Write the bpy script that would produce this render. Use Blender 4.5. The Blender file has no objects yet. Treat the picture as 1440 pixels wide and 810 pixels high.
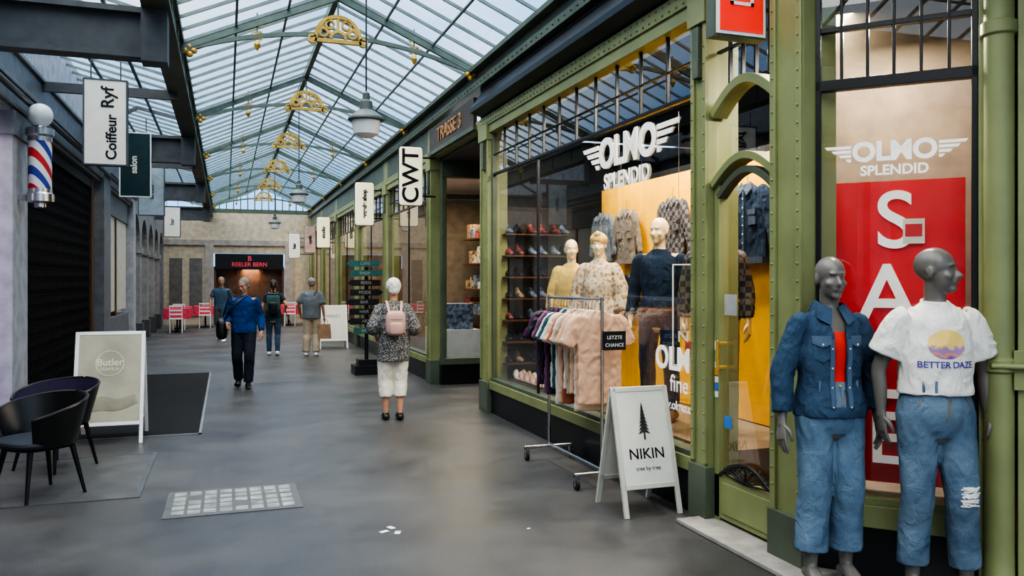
import bpy, bmesh, math, random
from mathutils import Vector, Matrix, noise, Euler
from mathutils.bvhtree import BVHTree
random.seed(7)
V=Vector
scn=bpy.context.scene
COL=scn.collection
R=math.radians
# ------------------------------------------------------------------ materials
MATS={}
def mat(name,col,rough=.6,metal=0.,var=.12,vs=6.,bump=0.,bs=40.,emit=0.,spec=.5,col2=None,fold=0.):
    if name in MATS: return MATS[name]
    m=bpy.data.materials.new(name); m.use_nodes=True
    nt=m.node_tree; N=nt.nodes; L=nt.links
    b=N['Principled BSDF']
    b.inputs['Roughness'].default_value=rough; b.inputs['Metallic'].default_value=metal
    b.inputs['Specular IOR Level'].default_value=spec
    tc=N.new('ShaderNodeTexCoord')
    nz=N.new('ShaderNodeTexNoise'); nz.inputs['Scale'].default_value=vs; nz.inputs['Detail'].default_value=5
    L.new(tc.outputs['Object'],nz.inputs['Vector'])
    cr=N.new('ShaderNodeValToRGB')
    c2=col2 if col2 else tuple(c*(1-var*1.6) for c in col)
    c1=col if col2 else tuple(min(1,c*(1+var)) for c in col)
    cr.color_ramp.elements[0].position=.35; cr.color_ramp.elements[1].position=.65
    cr.color_ramp.elements[0].color=(*c2,1); cr.color_ramp.elements[1].color=(*c1,1)
    L.new(nz.outputs['Fac'],cr.inputs['Fac']); L.new(cr.outputs['Color'],b.inputs['Base Color'])
    if emit>0:
        L.new(cr.outputs['Color'],b.inputs['Emission Color']); b.inputs['Emission Strength'].default_value=emit
    prev=None
    if fold>0:
        n3=N.new('ShaderNodeTexNoise'); n3.inputs['Scale'].default_value=10; n3.inputs['Detail'].default_value=3; n3.inputs['Distortion'].default_value=1.6
        mp=N.new('ShaderNodeMapping'); mp.inputs['Scale'].default_value=(1,1,.7); L.new(tc.outputs['Object'],mp.inputs[0]); L.new(mp.outputs[0],n3.inputs['Vector'])
        b3=N.new('ShaderNodeBump'); b3.inputs['Strength'].default_value=fold; b3.inputs['Distance'].default_value=.03
        L.new(n3.outputs['Fac'],b3.inputs['Height']); prev=b3
    if bump>0:
        n2=N.new('ShaderNodeTexNoise'); n2.inputs['Scale'].default_value=bs; n2.inputs['Detail'].default_value=6
        L.new(tc.outputs['Object'],n2.inputs['Vector'])
        bp=N.new('ShaderNodeBump'); bp.inputs['Strength'].default_value=bump; bp.inputs['Distance'].default_value=.01
        L.new(n2.outputs['Fac'],bp.inputs['Height'])
        if prev: L.new(prev.outputs['Normal'],bp.inputs['Normal'])
        prev=bp
    if prev: L.new(prev.outputs['Normal'],b.inputs['Normal'])
    MATS[name]=m; return m
def glassmat(name,tint=(.9,.95,.95),f0=.08,rough=0.,fmax=.9):
    """thin pane: clear transmission mixed with a Schlick mirror term"""
    m=bpy.data.materials.new(name); m.use_nodes=True
    nt=m.node_tree; N=nt.nodes; L=nt.links; N.clear()
    o=N.new('ShaderNodeOutputMaterial'); mx=N.new('ShaderNodeMixShader')
    t=N.new('ShaderNodeBsdfTransparent'); t.inputs[0].default_value=(*tint,1)
    g=N.new('ShaderNodeBsdfGlossy'); g.inputs['Roughness'].default_value=rough
    ge=N.new('ShaderNodeNewGeometry'); d=N.new('ShaderNodeVectorMath'); d.operation='DOT_PRODUCT'
    L.new(ge.outputs['Normal'],d.inputs[0]); L.new(ge.outputs['Incoming'],d.inputs[1])
    def M(op,a,b):
        n=N.new('ShaderNodeMath'); n.operation=op
        for i,x in enumerate((a,b)):
            if x is None: continue
            if isinstance(x,(int,float)): n.inputs[i].default_value=x
            else: L.new(x,n.inputs[i])
        return n.outputs[0]
    x=M('ABSOLUTE',d.outputs['Value'],None); x=M('SUBTRACT',1.,x); x=M('POWER',x,3.3); x=M('MULTIPLY',x,fmax-f0); x=M('ADD',x,f0)
    L.new(x,mx.inputs[0]); L.new(t.outputs[0],mx.inputs[1]); L.new(g.outputs[0],mx.inputs[2]); L.new(mx.outputs[0],o.inputs[0])
    return m
def stripemat(name,cols,scale,axis='Z',rough=.5):
    m=bpy.data.materials.new(name); m.use_nodes=True
    nt=m.node_tree; N=nt.nodes; L=nt.links; b=N['Principled BSDF']; b.inputs['Roughness'].default_value=rough
    tc=N.new('ShaderNodeTexCoord')
    w=N.new('ShaderNodeTexWave'); w.bands_direction=axis; w.wave_profile='SAW'; w.inputs['Scale'].default_value=scale
    cr=N.new('ShaderNodeValToRGB'); cr.color_ramp.interpolation='CONSTANT'
    for i,c in enumerate(cols):
        e=cr.color_ramp.elements[i] if i<2 else cr.color_ramp.elements.new(.9)
        e.position=i/len(cols); e.color=(*c,1)
    L.new(tc.outputs['Object'],w.inputs[0]); L.new(w.outputs['Fac'],cr.inputs[0]); L.new(cr.outputs[0],b.inputs['Base Color'])
    return m
def checkmat(name,c1,c2,scale,noisy=False):
    m=bpy.data.materials.new(name); m.use_nodes=True
    nt=m.node_tree; N=nt.nodes; L=nt.links; b=N['Principled BSDF']; b.inputs['Roughness'].default_value=.9
    tc=N.new('ShaderNodeTexCoord')
    if noisy:
        k=N.new('ShaderNodeTexVoronoi'); k.inputs['Scale'].default_value=scale
        cr=N.new('ShaderNodeValToRGB'); cr.color_ramp.elements[0].position=.3; cr.color_ramp.elements[1].position=.5
        cr.color_ramp.elements[0].color=(*c1,1); cr.color_ramp.elements[1].color=(*c2,1)
        L.new(tc.outputs['Object'],k.inputs['Vector']); L.new(k.outputs['Distance'],cr.inputs[0]); L.new(cr.outputs[0],b.inputs['Base Color'])
    else:
        k=N.new('ShaderNodeTexChecker'); k.inputs['Scale'].default_value=scale
        k.inputs[1].default_value=(*c1,1); k.inputs[2].default_value=(*c2,1)
        L.new(tc.outputs['Object'],k.inputs['Vector']); L.new(k.outputs['Color'],b.inputs['Base Color'])
    return m
GREEN=mat('sage_green_paint',(.245,.265,.115),.45,var=.08,vs=3,bump=.05,bs=60)
DGREEN=mat('dark_green_paint',(.10,.12,.082),.45,var=.12,vs=3)
TRUSS=mat('truss_green_paint',(.10,.135,.11),.5)
GOLD=mat('gold_leaf',(.55,.34,.07),.4,metal=.3,var=.15)
BLACK=mat('black_paint',(.012,.012,.013),.35)
DARK=mat('dark_interior',(.02,.019,.018),.7)
GREY=mat('grey_paint',(.19,.195,.20),.5)
LGREY=mat('light_grey_stone',(.46,.45,.46),.7,bump=.1)
DGREY=mat('dark_grey_steel',(.088,.093,.098),.5)
WHITE=mat('white_paint',(.8,.8,.78),.5,var=.04)
CREAM=mat('cream_panel',(.72,.66,.52),.5,var=.05)
SIGNW=mat('sign_translucent',(.75,.73,.65),.5,var=.03,emit=.06)
YELLOW=mat('ochre_wall',(.90,.47,.006),.7,var=.05)
BROWN=mat('brown_wood',(.14,.06,.025),.4,vs=12)
BRONZE=mat('bronze_panel',(.10,.07,.045),.4,metal=.4)
RED=mat('red_panel',(.62,.02,.02),.5,var=.05)
CHROME=mat('steel_tube',(.55,.55,.56),.25,metal=1,var=.03)
PLASTER=mat('beige_plaster',(.52,.44,.32),.8,bump=.15)
STONE=mat('sandstone',(.34,.31,.27),.8,bump=.2)
TEAL=mat('teal_board',(.03,.12,.115),.5)
RUBBER=mat('rubber',(.02,.02,.02),.7)
LILAC=mat('lilac_lightbox',(.75,.62,.95),.5,var=.02,emit=1.5)
GLASS=glassmat('shop_glass',(.93,.95,.95),.10,0,1.0)
ROOFG=glassmat('roof_glass',(.80,.88,.95),.04,.08,.6)
LAMPG=mat('opal_glass',(.7,.72,.72),.15,var=.02)
# ------------------------------------------------------------------ geometry
def g_tr(g,M): return ([M@v for v in g[0]],g[1])
def g_box(x0,x1,y0,y1,z0,z1):
    v=[V((x,y,z)) for x in (x0,x1) for y in (y0,y1) for z in (z0,z1)]
    return v,[(0,1,3,2),(4,6,7,5),(0,4,5,1),(2,3,7,6),(0,2,6,4),(1,5,7,3)]
def g_ell(c,r,nu=16,nv=10,e=1.,M=None):
    vs=[];fs=[]
    def p(x): return math.copysign(abs(x)**e,x)
    vs.append(V((0,0,-1)))
    for j in range(1,nv):
        ph=-math.pi/2+math.pi*j/nv
        for i in range(nu):
            t=2*math.pi*i/nu
            vs.append(V((p(math.cos(ph))*p(math.cos(t)),p(math.cos(ph))*p(math.sin(t)),p(math.sin(ph)))))
    vs.append(V((0,0,1)))
    for i in range(nu):
        fs.append((0,1+(i+1)%nu,1+i)); b=1+(nv-2)*nu; fs.append((len(vs)-1,b+i,b+(i+1)%nu))
    for j in range(nv-2):
        for i in range(nu):
            a=1+j*nu+i; b=1+j*nu+(i+1)%nu; fs.append((a,b,b+nu,a+nu))
    vs=[V((v.x*r[0],v.y*r[1],v.z*r[2])) for v in vs]
    if M: vs=[M@v for v in vs]
    c=V(c); return [v+c for v in vs],fs
def cr_(a,b,c,d,t): return .5*((2*b)+(-a+c)*t+(2*a-5*b+4*c-d)*t*t+(-a+3*b-3*c+d)*t**3)
def g_loft(pts,rad,hint=(1,0,0),n=14,res=4,rnd=True,smooth=True):
    pts=[V(p) for p in pts]; rad=[(r,r) if not isinstance(r,(tuple,list)) else r for r in rad]
    P=[];Q=[]
    k=len(pts)
    if smooth:
        for i in range(k-1):
            i0=max(i-1,0);i3=min(i+2,k-1)
            for s in range(res):
                t=s/res
                P.append(cr_(pts[i0],pts[i],pts[i+1],pts[i3],t))
                Q.append(tuple(max(.0005,cr_(rad[i0][q],rad[i][q],rad[i+1][q],rad[i3][q],t)) for q in (0,1)))
        P.append(pts[-1]);Q.append(rad[-1])
    else: P=pts;Q=rad
    if rnd:
        t0=(P[0]-P[1]).normalized();t1=(P[-1]-P[-2]).normalized()
        r0=min(Q[0]);r1=min(Q[-1])
        P=[P[0]+t0*r0*.75,P[0]+t0*r0*.45]+P+[P[-1]+t1*r1*.45,P[-1]+t1*r1*.75]
        Q=[tuple(q*.5 for q in Q[0]),tuple(q*.86 for q in Q[0])]+Q+[tuple(q*.86 for q in Q[-1]),tuple(q*.5 for q in Q[-1])]
    vs=[];fs=[];h=V(hint)
    for i,p in enumerate(P):
        t=(P[min(i+1,len(P)-1)]-P[max(i-1,0)]).normalized()
        a=(h-t*h.dot(t))
        if a.length<.05: a=V((0,1,0))-t*t.y
        a.normalize(); b=t.cross(a)
        for j in range(n):
            th=2*math.pi*j/n
            vs.append(p+a*math.cos(th)*Q[i][0]+b*math.sin(th)*Q[i][1])
    for i in range(len(P)-1):
        for j in range(n):
            fs.append((i*n+j,i*n+(j+1)%n,(i+1)*n+(j+1)%n,(i+1)*n+j))
    fs.append(tuple(reversed(range(n)))); fs.append(tuple((len(P)-1)*n+j for j in range(n)))
    return vs,fs
def g_cyl(p0,p1,r0,r1=None,n=12): 
    return g_loft([p0,p1],[r0,r1 if r1 is not None else r0],n=n,rnd=False,smooth=False,hint=(1,.013,.02))
def g_sweep(pts,w,h,side):
    pts=[V(p) for p in pts]; side=V(side).normalized(); vs=[];fs=[]
    for i,p in enumerate(pts):
        t=(pts[min(i+1,len(pts)-1)]-pts[max(i-1,0)]).normalized(); u=t.cross(side).normalized()
        for a,b in ((-1,-1),(1,-1),(1,1),(-1,1)): vs.append(p+side*a*w/2+u*b*h/2)
    for i in range(len(pts)-1):
        for j in range(4): fs.append((i*4+j,i*4+(j+1)%4,(i+1)*4+(j+1)%4,(i+1)*4+j))
    fs.append((3,2,1,0)); e=(len(pts)-1)*4; fs.append((e,e+1,e+2,e+3)); return vs,fs
def g_lathe(c,prof,n=24):
    vs=[];fs=[];c=V(c)
    for r,z in prof:
        for j in range(n):
            t=2*math.pi*j/n; vs.append(c+V((r*math.cos(t),r*math.sin(t),z)))
    for i in range(len(prof)-1):
        for j in range(n): fs.append((i*n+j,i*n+(j+1)%n,(i+1)*n+(j+1)%n,(i+1)*n+j))
    fs.append(tuple(reversed(range(n)))); fs.append(tuple((len(prof)-1)*n+j for j in range(n)))
    return vs,fs
def g_quad(a,b,c,d): return [V(a),V(b),V(c),V(d)],[(0,1,2,3)]
def g_paneX(x,y0,y1,z0,z1): return g_quad((x,y0,z0),(x,y1,z0),(x,y1,z1),(x,y0,z1))
def g_paneY(y,x0,x1,z0,z1): return g_quad((x0,y,z0),(x1,y,z0),(x1,y,z1),(x0,y,z1))
def g_prism(poly,d):
    n=len(poly);d=V(d); vs=[V(p) for p in poly]+[V(p)+d for p in poly]
    fs=[tuple(range(n)),tuple(reversed(range(n,2*n)))]+[(i,i+n,(i+1)%n+n,(i+1)%n) for i in range(n)]
    return vs,fs
def finish(me,ang=35):
    me.validate()
    for p in me.polygons: p.use_smooth=True
    try: me.set_sharp_from_angle(angle=R(ang))
    except Exception: pass
class MB:
    def __init__(s): s.v=[];s.f=[];s.m=[];s.mats=[]
    def add(s,g,m,M=None):
        if m not in s.mats: s.mats.append(m)
        k=s.mats.index(m); o=len(s.v)
        s.v+= [M@v for v in g[0]] if M else g[0]
        for f in g[1]: s.f.append(tuple(i+o for i in f)); s.m.append(k)
    def box(s,x0,x1,y0,y1,z0,z1,m): s.add(g_box(x0,x1,y0,y1,z0,z1),m)
    def cyl(s,p0,p1,r,m,r1=None,n=12): s.add(g_cyl(p0,p1,r,r1,n),m)
    def obj(s,name,parent=None,bevel=0,loc=None,rz=None,fix=True):
        me=bpy.data.meshes.new(name); me.from_pydata([tuple(v) for v in s.v],[],s.f)
        for m in s.mats: me.materials.append(m)
        me.polygons.foreach_set('material_index',s.m)
        if fix:
            bm=bmesh.new(); bm.from_mesh(me); bmesh.ops.recalc_face_normals(bm,faces=bm.faces); bm.to_mesh(me); bm.free()
        finish(me)
        o=bpy.data.objects.new(name,me); COL.objects.link(o)
        if parent: o.parent=parent
        if loc: o.location=loc
        if rz is not None: o.rotation_euler=(0,0,rz)
        if bevel:
            b=o.modifiers.new('bevel','BEVEL'); b.width=bevel; b.segments=2; b.limit_method='ANGLE'; b.angle_limit=R(50)
        return o
def empty(name,loc=(0,0,0),rz=0,sc=1):
    o=bpy.data.objects.new(name,None); COL.objects.link(o); o.location=loc; o.rotation_euler=(0,0,rz); o.scale=(sc,)*3; o.empty_display_size=.1
    return o
def union(name,geos,vox,m,parent=None,sm=3,wr=0.,wf=9.,cut=None,extra=None,solid=0,seed=0):
    v=[];f=[]
    for g in geos:
        o=len(v); v+=g[0]; f+=[tuple(i+o for i in q) for q in g[1]]
    me=bpy.data.meshes.new('tmp'); me.from_pydata([tuple(p) for p in v],[],f)
    bm=bmesh.new(); bm.from_mesh(me); bmesh.ops.recalc_face_normals(bm,faces=bm.faces); bm.to_mesh(me); bm.free()
    o=bpy.data.objects.new('tmp',me); COL.objects.link(o)
    r=o.modifiers.new('r','REMESH'); r.mode='VOXEL'; r.voxel_size=vox
    if sm: s=o.modifiers.new('s','SMOOTH'); s.factor=.5; s.iterations=sm
    dg=bpy.context.evaluated_depsgraph_get(); dg.update()
    nm=bpy.data.meshes.new_from_object(o.evaluated_get(dg)); bpy.data.objects.remove(o)
    if wr:
        off=V((seed*3.1,seed*1.7,0))
        nr=[vv.normal.copy() for vv in nm.vertices]
        for i,vv in enumerate(nm.vertices):
            p=V((vv.co.x*wf,vv.co.y*wf,vv.co.z*wf*.7))+off
            q=noise.noise(p+V((5,2,1)))*1.2
            d=noise.noise(p+V((q,q,q)))+.4*noise.noise(p*2.2+V((0,q,0)))
            d=.6-abs(d)*2.6
            vv.co+=nr[i]*d*wr
    if cut:
        bm=bmesh.new(); bm.from_mesh(nm)
        ff=[q for q in bm.faces if cut(q.calc_center_median())]; bmesh.ops.delete(bm,geom=ff,context='FACES')
        bm.to_mesh(nm); bm.free()
    nm.materials.clear(); nm.materials.append(m)
    if extra:
        vv=[tuple(q.co) for q in nm.vertices]; ff=[tuple(p.vertices) for p in nm.polygons]; mi=[0]*len(ff); ms=[m]
        for g,mm in extra:
            if mm not in ms: ms.append(mm)
            o_=len(vv); vv+=[tuple(q) for q in g[0]]; ff+=[tuple(i+o_ for i in q) for q in g[1]]; mi+=[ms.index(mm)]*len(g[1])
        nm=bpy.data.meshes.new(name); nm.from_pydata(vv,[],ff)
        for q in ms: nm.materials.append(q)
        nm.polygons.foreach_set('material_index',mi)
    nm.name=name
    for p in nm.polygons: p.use_smooth=True
    ob=bpy.data.objects.new(name,nm); COL.objects.link(ob)
    if parent: ob.parent=parent
    if solid: s=ob.modifiers.new('solid','SOLIDIFY'); s.thickness=solid; s.offset=-1
    return ob
def text(name,s,loc,size,rot,m,parent=None,ext=.002,bold=0.,ax='CENTER',sx=1.):
    c=bpy.data.curves.new(name,'FONT'); c.body=s; c.size=size; c.extrude=ext; c.offset=bold; c.align_x=ax; c.align_y='CENTER'; c.materials.append(m)
    o=bpy.data.objects.new(name,c); COL.objects.link(o); o.location=loc; o.rotation_euler=rot; o.scale=(sx,1,1)
    if parent: o.parent=parent
    return o
FRONT=(R(90),0,0); SIDE=(R(90),0,R(-90)); VERT=(R(90),R(-90),0)
# ------------------------------------------------------------------ camera + world
cam=bpy.data.cameras.new('camera'); co=bpy.data.objects.new('camera',cam); COL.objects.link(co); scn.camera=co
cam.lens=28.75; cam.sensor_width=36; cam.shift_y=-10/1440; cam.clip_start=.05; cam.clip_end=300
co.location=(0,0,1.65); co.rotation_euler=(R(90),0,R(-19.27))
w=bpy.data.worlds.new('sky'); scn.world=w; w.use_nodes=True; nt=w.node_tree; N=nt.nodes; L=nt.links
bg=N['Background']; tc=N.new('ShaderNodeTexCoord'); nz=N.new('ShaderNodeTexNoise'); nz.inputs['Scale'].default_value=2.2; nz.inputs['Detail'].default_value=7
mp=N.new('ShaderNodeMapping'); mp.inputs['Scale'].default_value=(1,1,2.2)
L.new(tc.outputs['Generated'],mp.inputs[0]); L.new(mp.outputs[0],nz.inputs['Vector'])
cr=N.new('ShaderNodeValToRGB'); e=cr.color_ramp.elements; e[0].position=.40; e[0].color=(.25,.50,.84,1); e[1].position=.68; e[1].color=(.90,.95,1,1)
L.new(nz.outputs['Fac'],cr.inputs[0]); L.new(cr.outputs[0],bg.inputs[0]); bg.inputs[1].default_value=1.35
try:
    scn.view_settings.view_transform='AgX'; scn.view_settings.look='AgX - High Contrast'; scn.view_settings.exposure=.55
except Exception: pass
def area(name,loc,size,power,col=(1,.85,.65),rot=(0,0,0),parent=None):
    l=bpy.data.lights.new(name,'AREA'); l.energy=power; l.size=size; l.color=col
    o=bpy.data.objects.new(name,l); COL.objects.link(o); o.location=loc; o.rotation_euler=rot
    if parent: o.parent=parent
    return o
sl=bpy.data.lights.new('sun','SUN'); sl.energy=6.3; sl.angle=R(100); sl.color=(1,.90,.76); so=bpy.data.objects.new('sun',sl); COL.objects.link(so); so.rotation_euler=(R(14),R(-18),0); so.location=(0,0,15)
# ------------------------------------------------------------------ floor
XF=3.15; YE=33.0; YS=-5.0
fm=bpy.data.materials.new('asphalt_floor'); fm.use_nodes=True; nt=fm.node_tree; N=nt.nodes; L=nt.links; b=N['Principled BSDF']
tc=N.new('ShaderNodeTexCoord')
n1=N.new('ShaderNodeTexNoise'); n1.inputs['Scale'].default_value=.9; n1.inputs['Detail'].default_value=8; n1.inputs['Roughness'].default_value=.65
n2=N.new('ShaderNodeTexNoise'); n2.inputs['Scale'].default_value=160; n2.inputs['Detail'].default_value=2
for n in (n1,n2): L.new(tc.outputs['Object'],n.inputs['Vector'])
c1=N.new('ShaderNodeValToRGB'); c1.color_ramp.elements[0].position=.3; c1.color_ramp.elements[0].color=(.050,.048,.047,1); c1.color_ramp.elements[1].position=.7; c1.color_ramp.elements[1].color=(.115,.110,.105,1)
c2=N.new('ShaderNodeValToRGB'); c2.color_ramp.elements[0].position=.3; c2.color_ramp.elements[0].color=(.45,.45,.45,1); c2.color_ramp.elements[1].position=.72; c2.color_ramp.elements[1].color=(1.35,1.35,1.35,1)
mx=N.new('ShaderNodeMix'); mx.data_type='RGBA'; mx.blend_type='MULTIPLY'; mx.inputs[0].default_value=1
L.new(n1.outputs['Fac'],c1.inputs[0]); L.new(n2.outputs['Fac'],c2.inputs[0]); L.new(c1.outputs[0],mx.inputs[6]); L.new(c2.outputs[0],mx.inputs[7]); L.new(mx.outputs[2],b.inputs['Base Color'])
rr=N.new('ShaderNodeMapRange'); rr.inputs[1].default_value=.3; rr.inputs[2].default_value=.7; rr.inputs[3].default_value=.30; rr.inputs[4].default_value=.50; L.new(n1.outputs['Fac'],rr.inputs[0]); L.new(rr.outputs[0],b.inputs['Roughness'])
bp=N.new('ShaderNodeBump'); bp.inputs['Strength'].default_value=.25; bp.inputs['Distance'].default_value=.003; L.new(n2.outputs['Fac'],bp.inputs['Height']); L.new(bp.outputs[0],b.inputs['Normal'])
m=MB(); m.box(-8,12,-14,48,-.12,0,fm); m.obj('floor')
MATM=mat('entrance_mat_fibre',(.028,.028,.028),.95,bump=.6,bs=200,var=.3,vs=80,spec=.2)
m=MB(); m.box(-1.52,-.28,9.45,15.6,0,.012,MATM); m.box(-.28,-.25,9.42,15.6,0,.010,GREY); m.box(-1.52,-.25,9.42,9.45,0,.010,GREY); m.obj('floor_mat')
PL=mat('plate_concrete',(.095,.092,.088),.5,bump=.3,bs=90,vs=4,var=.15)
m=MB(); m.box(-2.15,-.66,6.85,8.5,0,.004,PL)
for a in ((-2.18,-.62,6.81,6.85),(-2.18,-.62,8.5,8.54),(-.66,-.62,6.85,8.5)): m.box(*a,0,.007,DGREY)
m.obj('floor_hatch')
GL=mat('glass_brick',(.30,.31,.28),.3,var=.35,vs=9)
FR=mat('cast_iron',(.11,.11,.11),.5,bump=.3)
m=MB(); m.box(-.42,.53,6.13,6.88,0,.006,FR)
for i in range(8):
    for j in range(5):
        if random.random()<.05: continue
        x=-.37+i*.109; y=6.19+j*.132; m.box(x,x+.085,y,y+.102,.004,.0085,GL)
m.obj('pavement_light_grate',bevel=.001)
m=MB()
for (x,y,a) in ((.98,5.35,.4),(1.06,5.3,1.2),(1.04,5.42,2.),(1.9,5.1,.3)):
    M=Matrix.Translation((x,y,.002))@Matrix.Rotation(a,4,'Z'); s=.03 if x<1.5 else .012
    m.add(g_box(-s,s,-s*.6,s*.6,0,.002),WHITE,M)
m.obj('paper_scraps')
# ------------------------------------------------------------------ roof
RX0,RX1,RZ,RXC,RZC=-.5,3.1,4.42,1.3,5.22
m=MB()
m.add(g_quad((RX0,YS,RZ),(RXC,YS,RZC),(RXC,YE,RZC),(RX0,YE,RZ)),ROOFG)
m.add(g_quad((RXC,YS,RZC),(RX1,YS,RZ),(RX1,YE,RZ),(RXC,YE,RZC)),ROOFG)
m.add(g_quad((-2.3,YS,4.85),(-.62,YS,4.42),(-.62,YE,4.42),(-2.3,YE,4.85)),ROOFG)
m.obj('ceiling_glass_roof',fix=False)
BAR=mat('glazing_bar',(.16,.20,.19),.45)
m=MB(); y=YS
while y<YE:
    m.add(g_sweep([(RX0,y,RZ-.015),(RXC,y,RZC-.015)],.022,.035,(0,1,0)),BAR)
    m.add(g_sweep([(RXC,y,RZC-.015),(RX1,y,RZ-.015)],.022,.035,(0,1,0)),BAR)
    m.add(g_sweep([(-2.3,y,4.83),(-.62,y,4.40)],.022,.035,(0,1,0)),BAR)
    y+=.46
for t in (.34,.67):
    for a in ((RX0,RZ),(RX1,RZ)):
        x=a[0]+(RXC-a[0])*t; z=a[1]+(RZC-a[1])*t-.03; m.box(x-.014,x+.014,YS,YE,z-.02,z,BAR)
for t in (.33,.66):
    x=-2.3+1.68*t; z=4.85-.43*t-.03; m.box(x-.02,x+.02,YS,YE,z-.03,z,BAR)
m.box(RXC-.035,RXC+.035,YS,YE,RZC-.08,RZC+.03,TRUSS)
m.obj('roof_glazing_bars')
def truss(y):
    e=MB()
    e.add(g_sweep([(RX0,y,RZ-.07),(RXC,y,RZC-.08)],.05,.08,(0,1,0)),TRUSS)
    e.add(g_sweep([(RXC,y,RZC-.08),(RX1,y,RZ-.07)],.05,.08,(0,1,0)),TRUSS)
    arc=[]
    for i in range(25):
        t=i/24; x=RX0+(RX1-RX0)*t; z=4.30+.36*math.sin(math.pi*t)**.8; arc.append((x,y,z))
    e.add(g_sweep(arc,.04,.05,(0,1,0)),TRUSS)
    zc=4.62
    def ring(x,z,r,wd,a0=0,a1=360,st=20): e.add(g_sweep([(x+r*math.cos(R(a)),y,z+r*math.sin(R(a))) for a in range(a0,a1+1,st)],.05,wd,(0,1,0)),GOLD)
    ring(RXC,zc,.27,.045,0,180,12); ring(RXC,zc,.09,.035,0,180,15)
    for a in (35,90,145): e.add(g_sweep([(RXC+.09*math.cos(R(a)),y,zc+.09*math.sin(R(a))),(RXC+.27*math.cos(R(a)),y,zc+.27*math.sin(R(a)))],.045,.03,(0,1,0)),GOLD)
    e.add(g_sweep([(RXC-.32,y,zc-.03),(RXC+.32,y,zc-.03)],.05,.045,(0,1,0)),GOLD)
    for sx in (-1,1):
        ring(RXC+sx*.31,zc-.02,.045,.025,0,360,30); ring(RXC+sx*.10,zc+.17,.05,.025,0,360,30); ring(RXC+sx*.175,zc+.07,.05,.025,0,360,30)
        x=RXC+sx*.95; zz=4.30+.36*math.sin(math.pi*(x-RX0)/3.6)**.8
        e.cyl((x,y,zz),(x,y,RZ+.42),.010,TRUSS)
        e.add(g_lathe((x,y,zz-.1),[(.005,-.07),(.025,-.04),(.04,.0),(.025,.04)],10),GOLD)
        for dz in (.03,.18): 
            for dx in (-.033,.033): e.add(g_sweep([(x+dx+.03*math.cos(R(a)),y,zz-.02+dz+.045*math.sin(R(a))) for a in range(0,361,30)],.03,.018,(0,1,0)),GOLD)
        x=RXC+sx*1.70; 
        for dx,dz in ((-.045,0),(.045,0),(0,.045),(0,-.045)): e.add(g_ell((x+dx,y,4.33+dz),(.04,.03,.04),10,6),GOLD)
    e.cyl((RXC,y,zc+.2),(RXC,y,RZC-.05),.012,TRUSS)
    e.obj('roof_truss')
for y in (1.8,6.0,10.2,14.4,18.6,22.8,27.0,31.2): truss(y)
m=MB(); m.box(-2.3,XF+.1,YE,YE+.15,4.25,4.4,DGREEN)
for i in range(15):
    x=RX0+3.6*i/14; zt=RZ+(RZC-RZ)*(1-abs(x-RXC)/1.8); m.box(x-.02,x+.02,YE-.02,YE+.02,4.4,zt,TRUSS)
m.obj('window_gable')
m=MB(); m.box(-.68,-.50,YS,YE,4.12,4.44,DGREEN); m.box(-.74,-.46,YS,YE,4.40,4.47,DGREEN); m.box(-.71,-.47,YS,YE,4.09,4.13,DGREEN)
y=0
while y<YE: m.box(-.70,-.48,y,y+.03,4.1,4.4,DGREEN); y+=1.05
m.obj('roof_gutter_beam')
m=MB()
for y in (-3,1.2,8.1,15,22,29):
    m.box(-2.25,-.6,y-.02,y+.02,3.68,4.08,DGREY); m.box(-2.25,-.6,y-.1,y+.1,4.05,4.10,DGREY); m.box(-2.25,-.6,y-.1,y+.1,3.65,3.70,DGREY)
    m.box(-.72,-.5,y-.12,y+.12,3.62,4.15,DGREY)
    m.add(g_sweep([(-2.2,y,4.1),(-1.4,y,4.55),(-.62,y,4.38)],.05,.06,(0,1,0)),DGREY)
for y in (11.5,18.5,25.5):
    m.box(-2.25,-.6,y-.03,y+.03,4.0,4.12,DGREY)
m.obj('roof_cross_beams')
# ------------------------------------------------------------------ left wall
XL=-2.2
m=MB()
m.box(XL-.3,XL,YS,YE,4.15,4.95,LGREY)
m.box(XL-.3,XL+.05,YS,22,3.45,4.15,GREY)
for z in (3.5,3.75,4.1): m.box(XL-.1,XL+.09,YS,22,z,z+.05,GREY)
m.box(XL-.3,XL,YS,9.3,0,.4,DGREY)
m.box(XL-.3,XL+.03,YS,9.3,3.3,3.46,DGREY)
m.box(XL-1.2,XL-1.1,YS,22.2,0,3.6,mat('left_shop_back',(.30,.26,.22),.8,vs=1.5,var=.4))
for y in (-4.6,-1.5,1.6,4.7,7.8): m.box(XL-.25,XL+.02,y,y+.35,0,3.46,LGREY)
m.box(XL-.3,XL+.06,9.95,10.65,0,3.46,LGREY); m.box(XL-.3,XL+.09,9.9,10.68,0,.28,DGREY); m.box(XL-.3,XL+.09,9.9,10.68,3.2,3.46,GREY)
m.box(XL-.3,XL+.03,9.3,9.42,0,3.46,GREY)
m.box(XL-.25,XL-.02,15.95,16.2,0,3.45,BROWN)
m.box(XL-.3,XL+.12,16.4,17.3,0,4.2,GREY); m.box(XL-.3,XL+.16,16.35,17.35,0,.4,DGREY)
m.box(XL-.3,XL-.02,17.3,21.8,0,.9,GREY); m.box(XL-.3,XL-.02,17.3,21.8,3.0,3.5,GREY)
m.box(XL-.2,XL-.06,17.5,21.5,1.0,3.0,CREAM); m.box(XL-.2,XL-.03,19.4,19.5,.9,3.0,BROWN)
m.box(XL-.3,XL+.1,21.6,22.1,0,4.2,LGREY)
m.obj('wall_left',bevel=.006)
m=MB(); m.add(g_paneX(XL-.05,YS,9.3,.4,3.3),GLASS); m.obj('window_1',fix=False)
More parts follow.
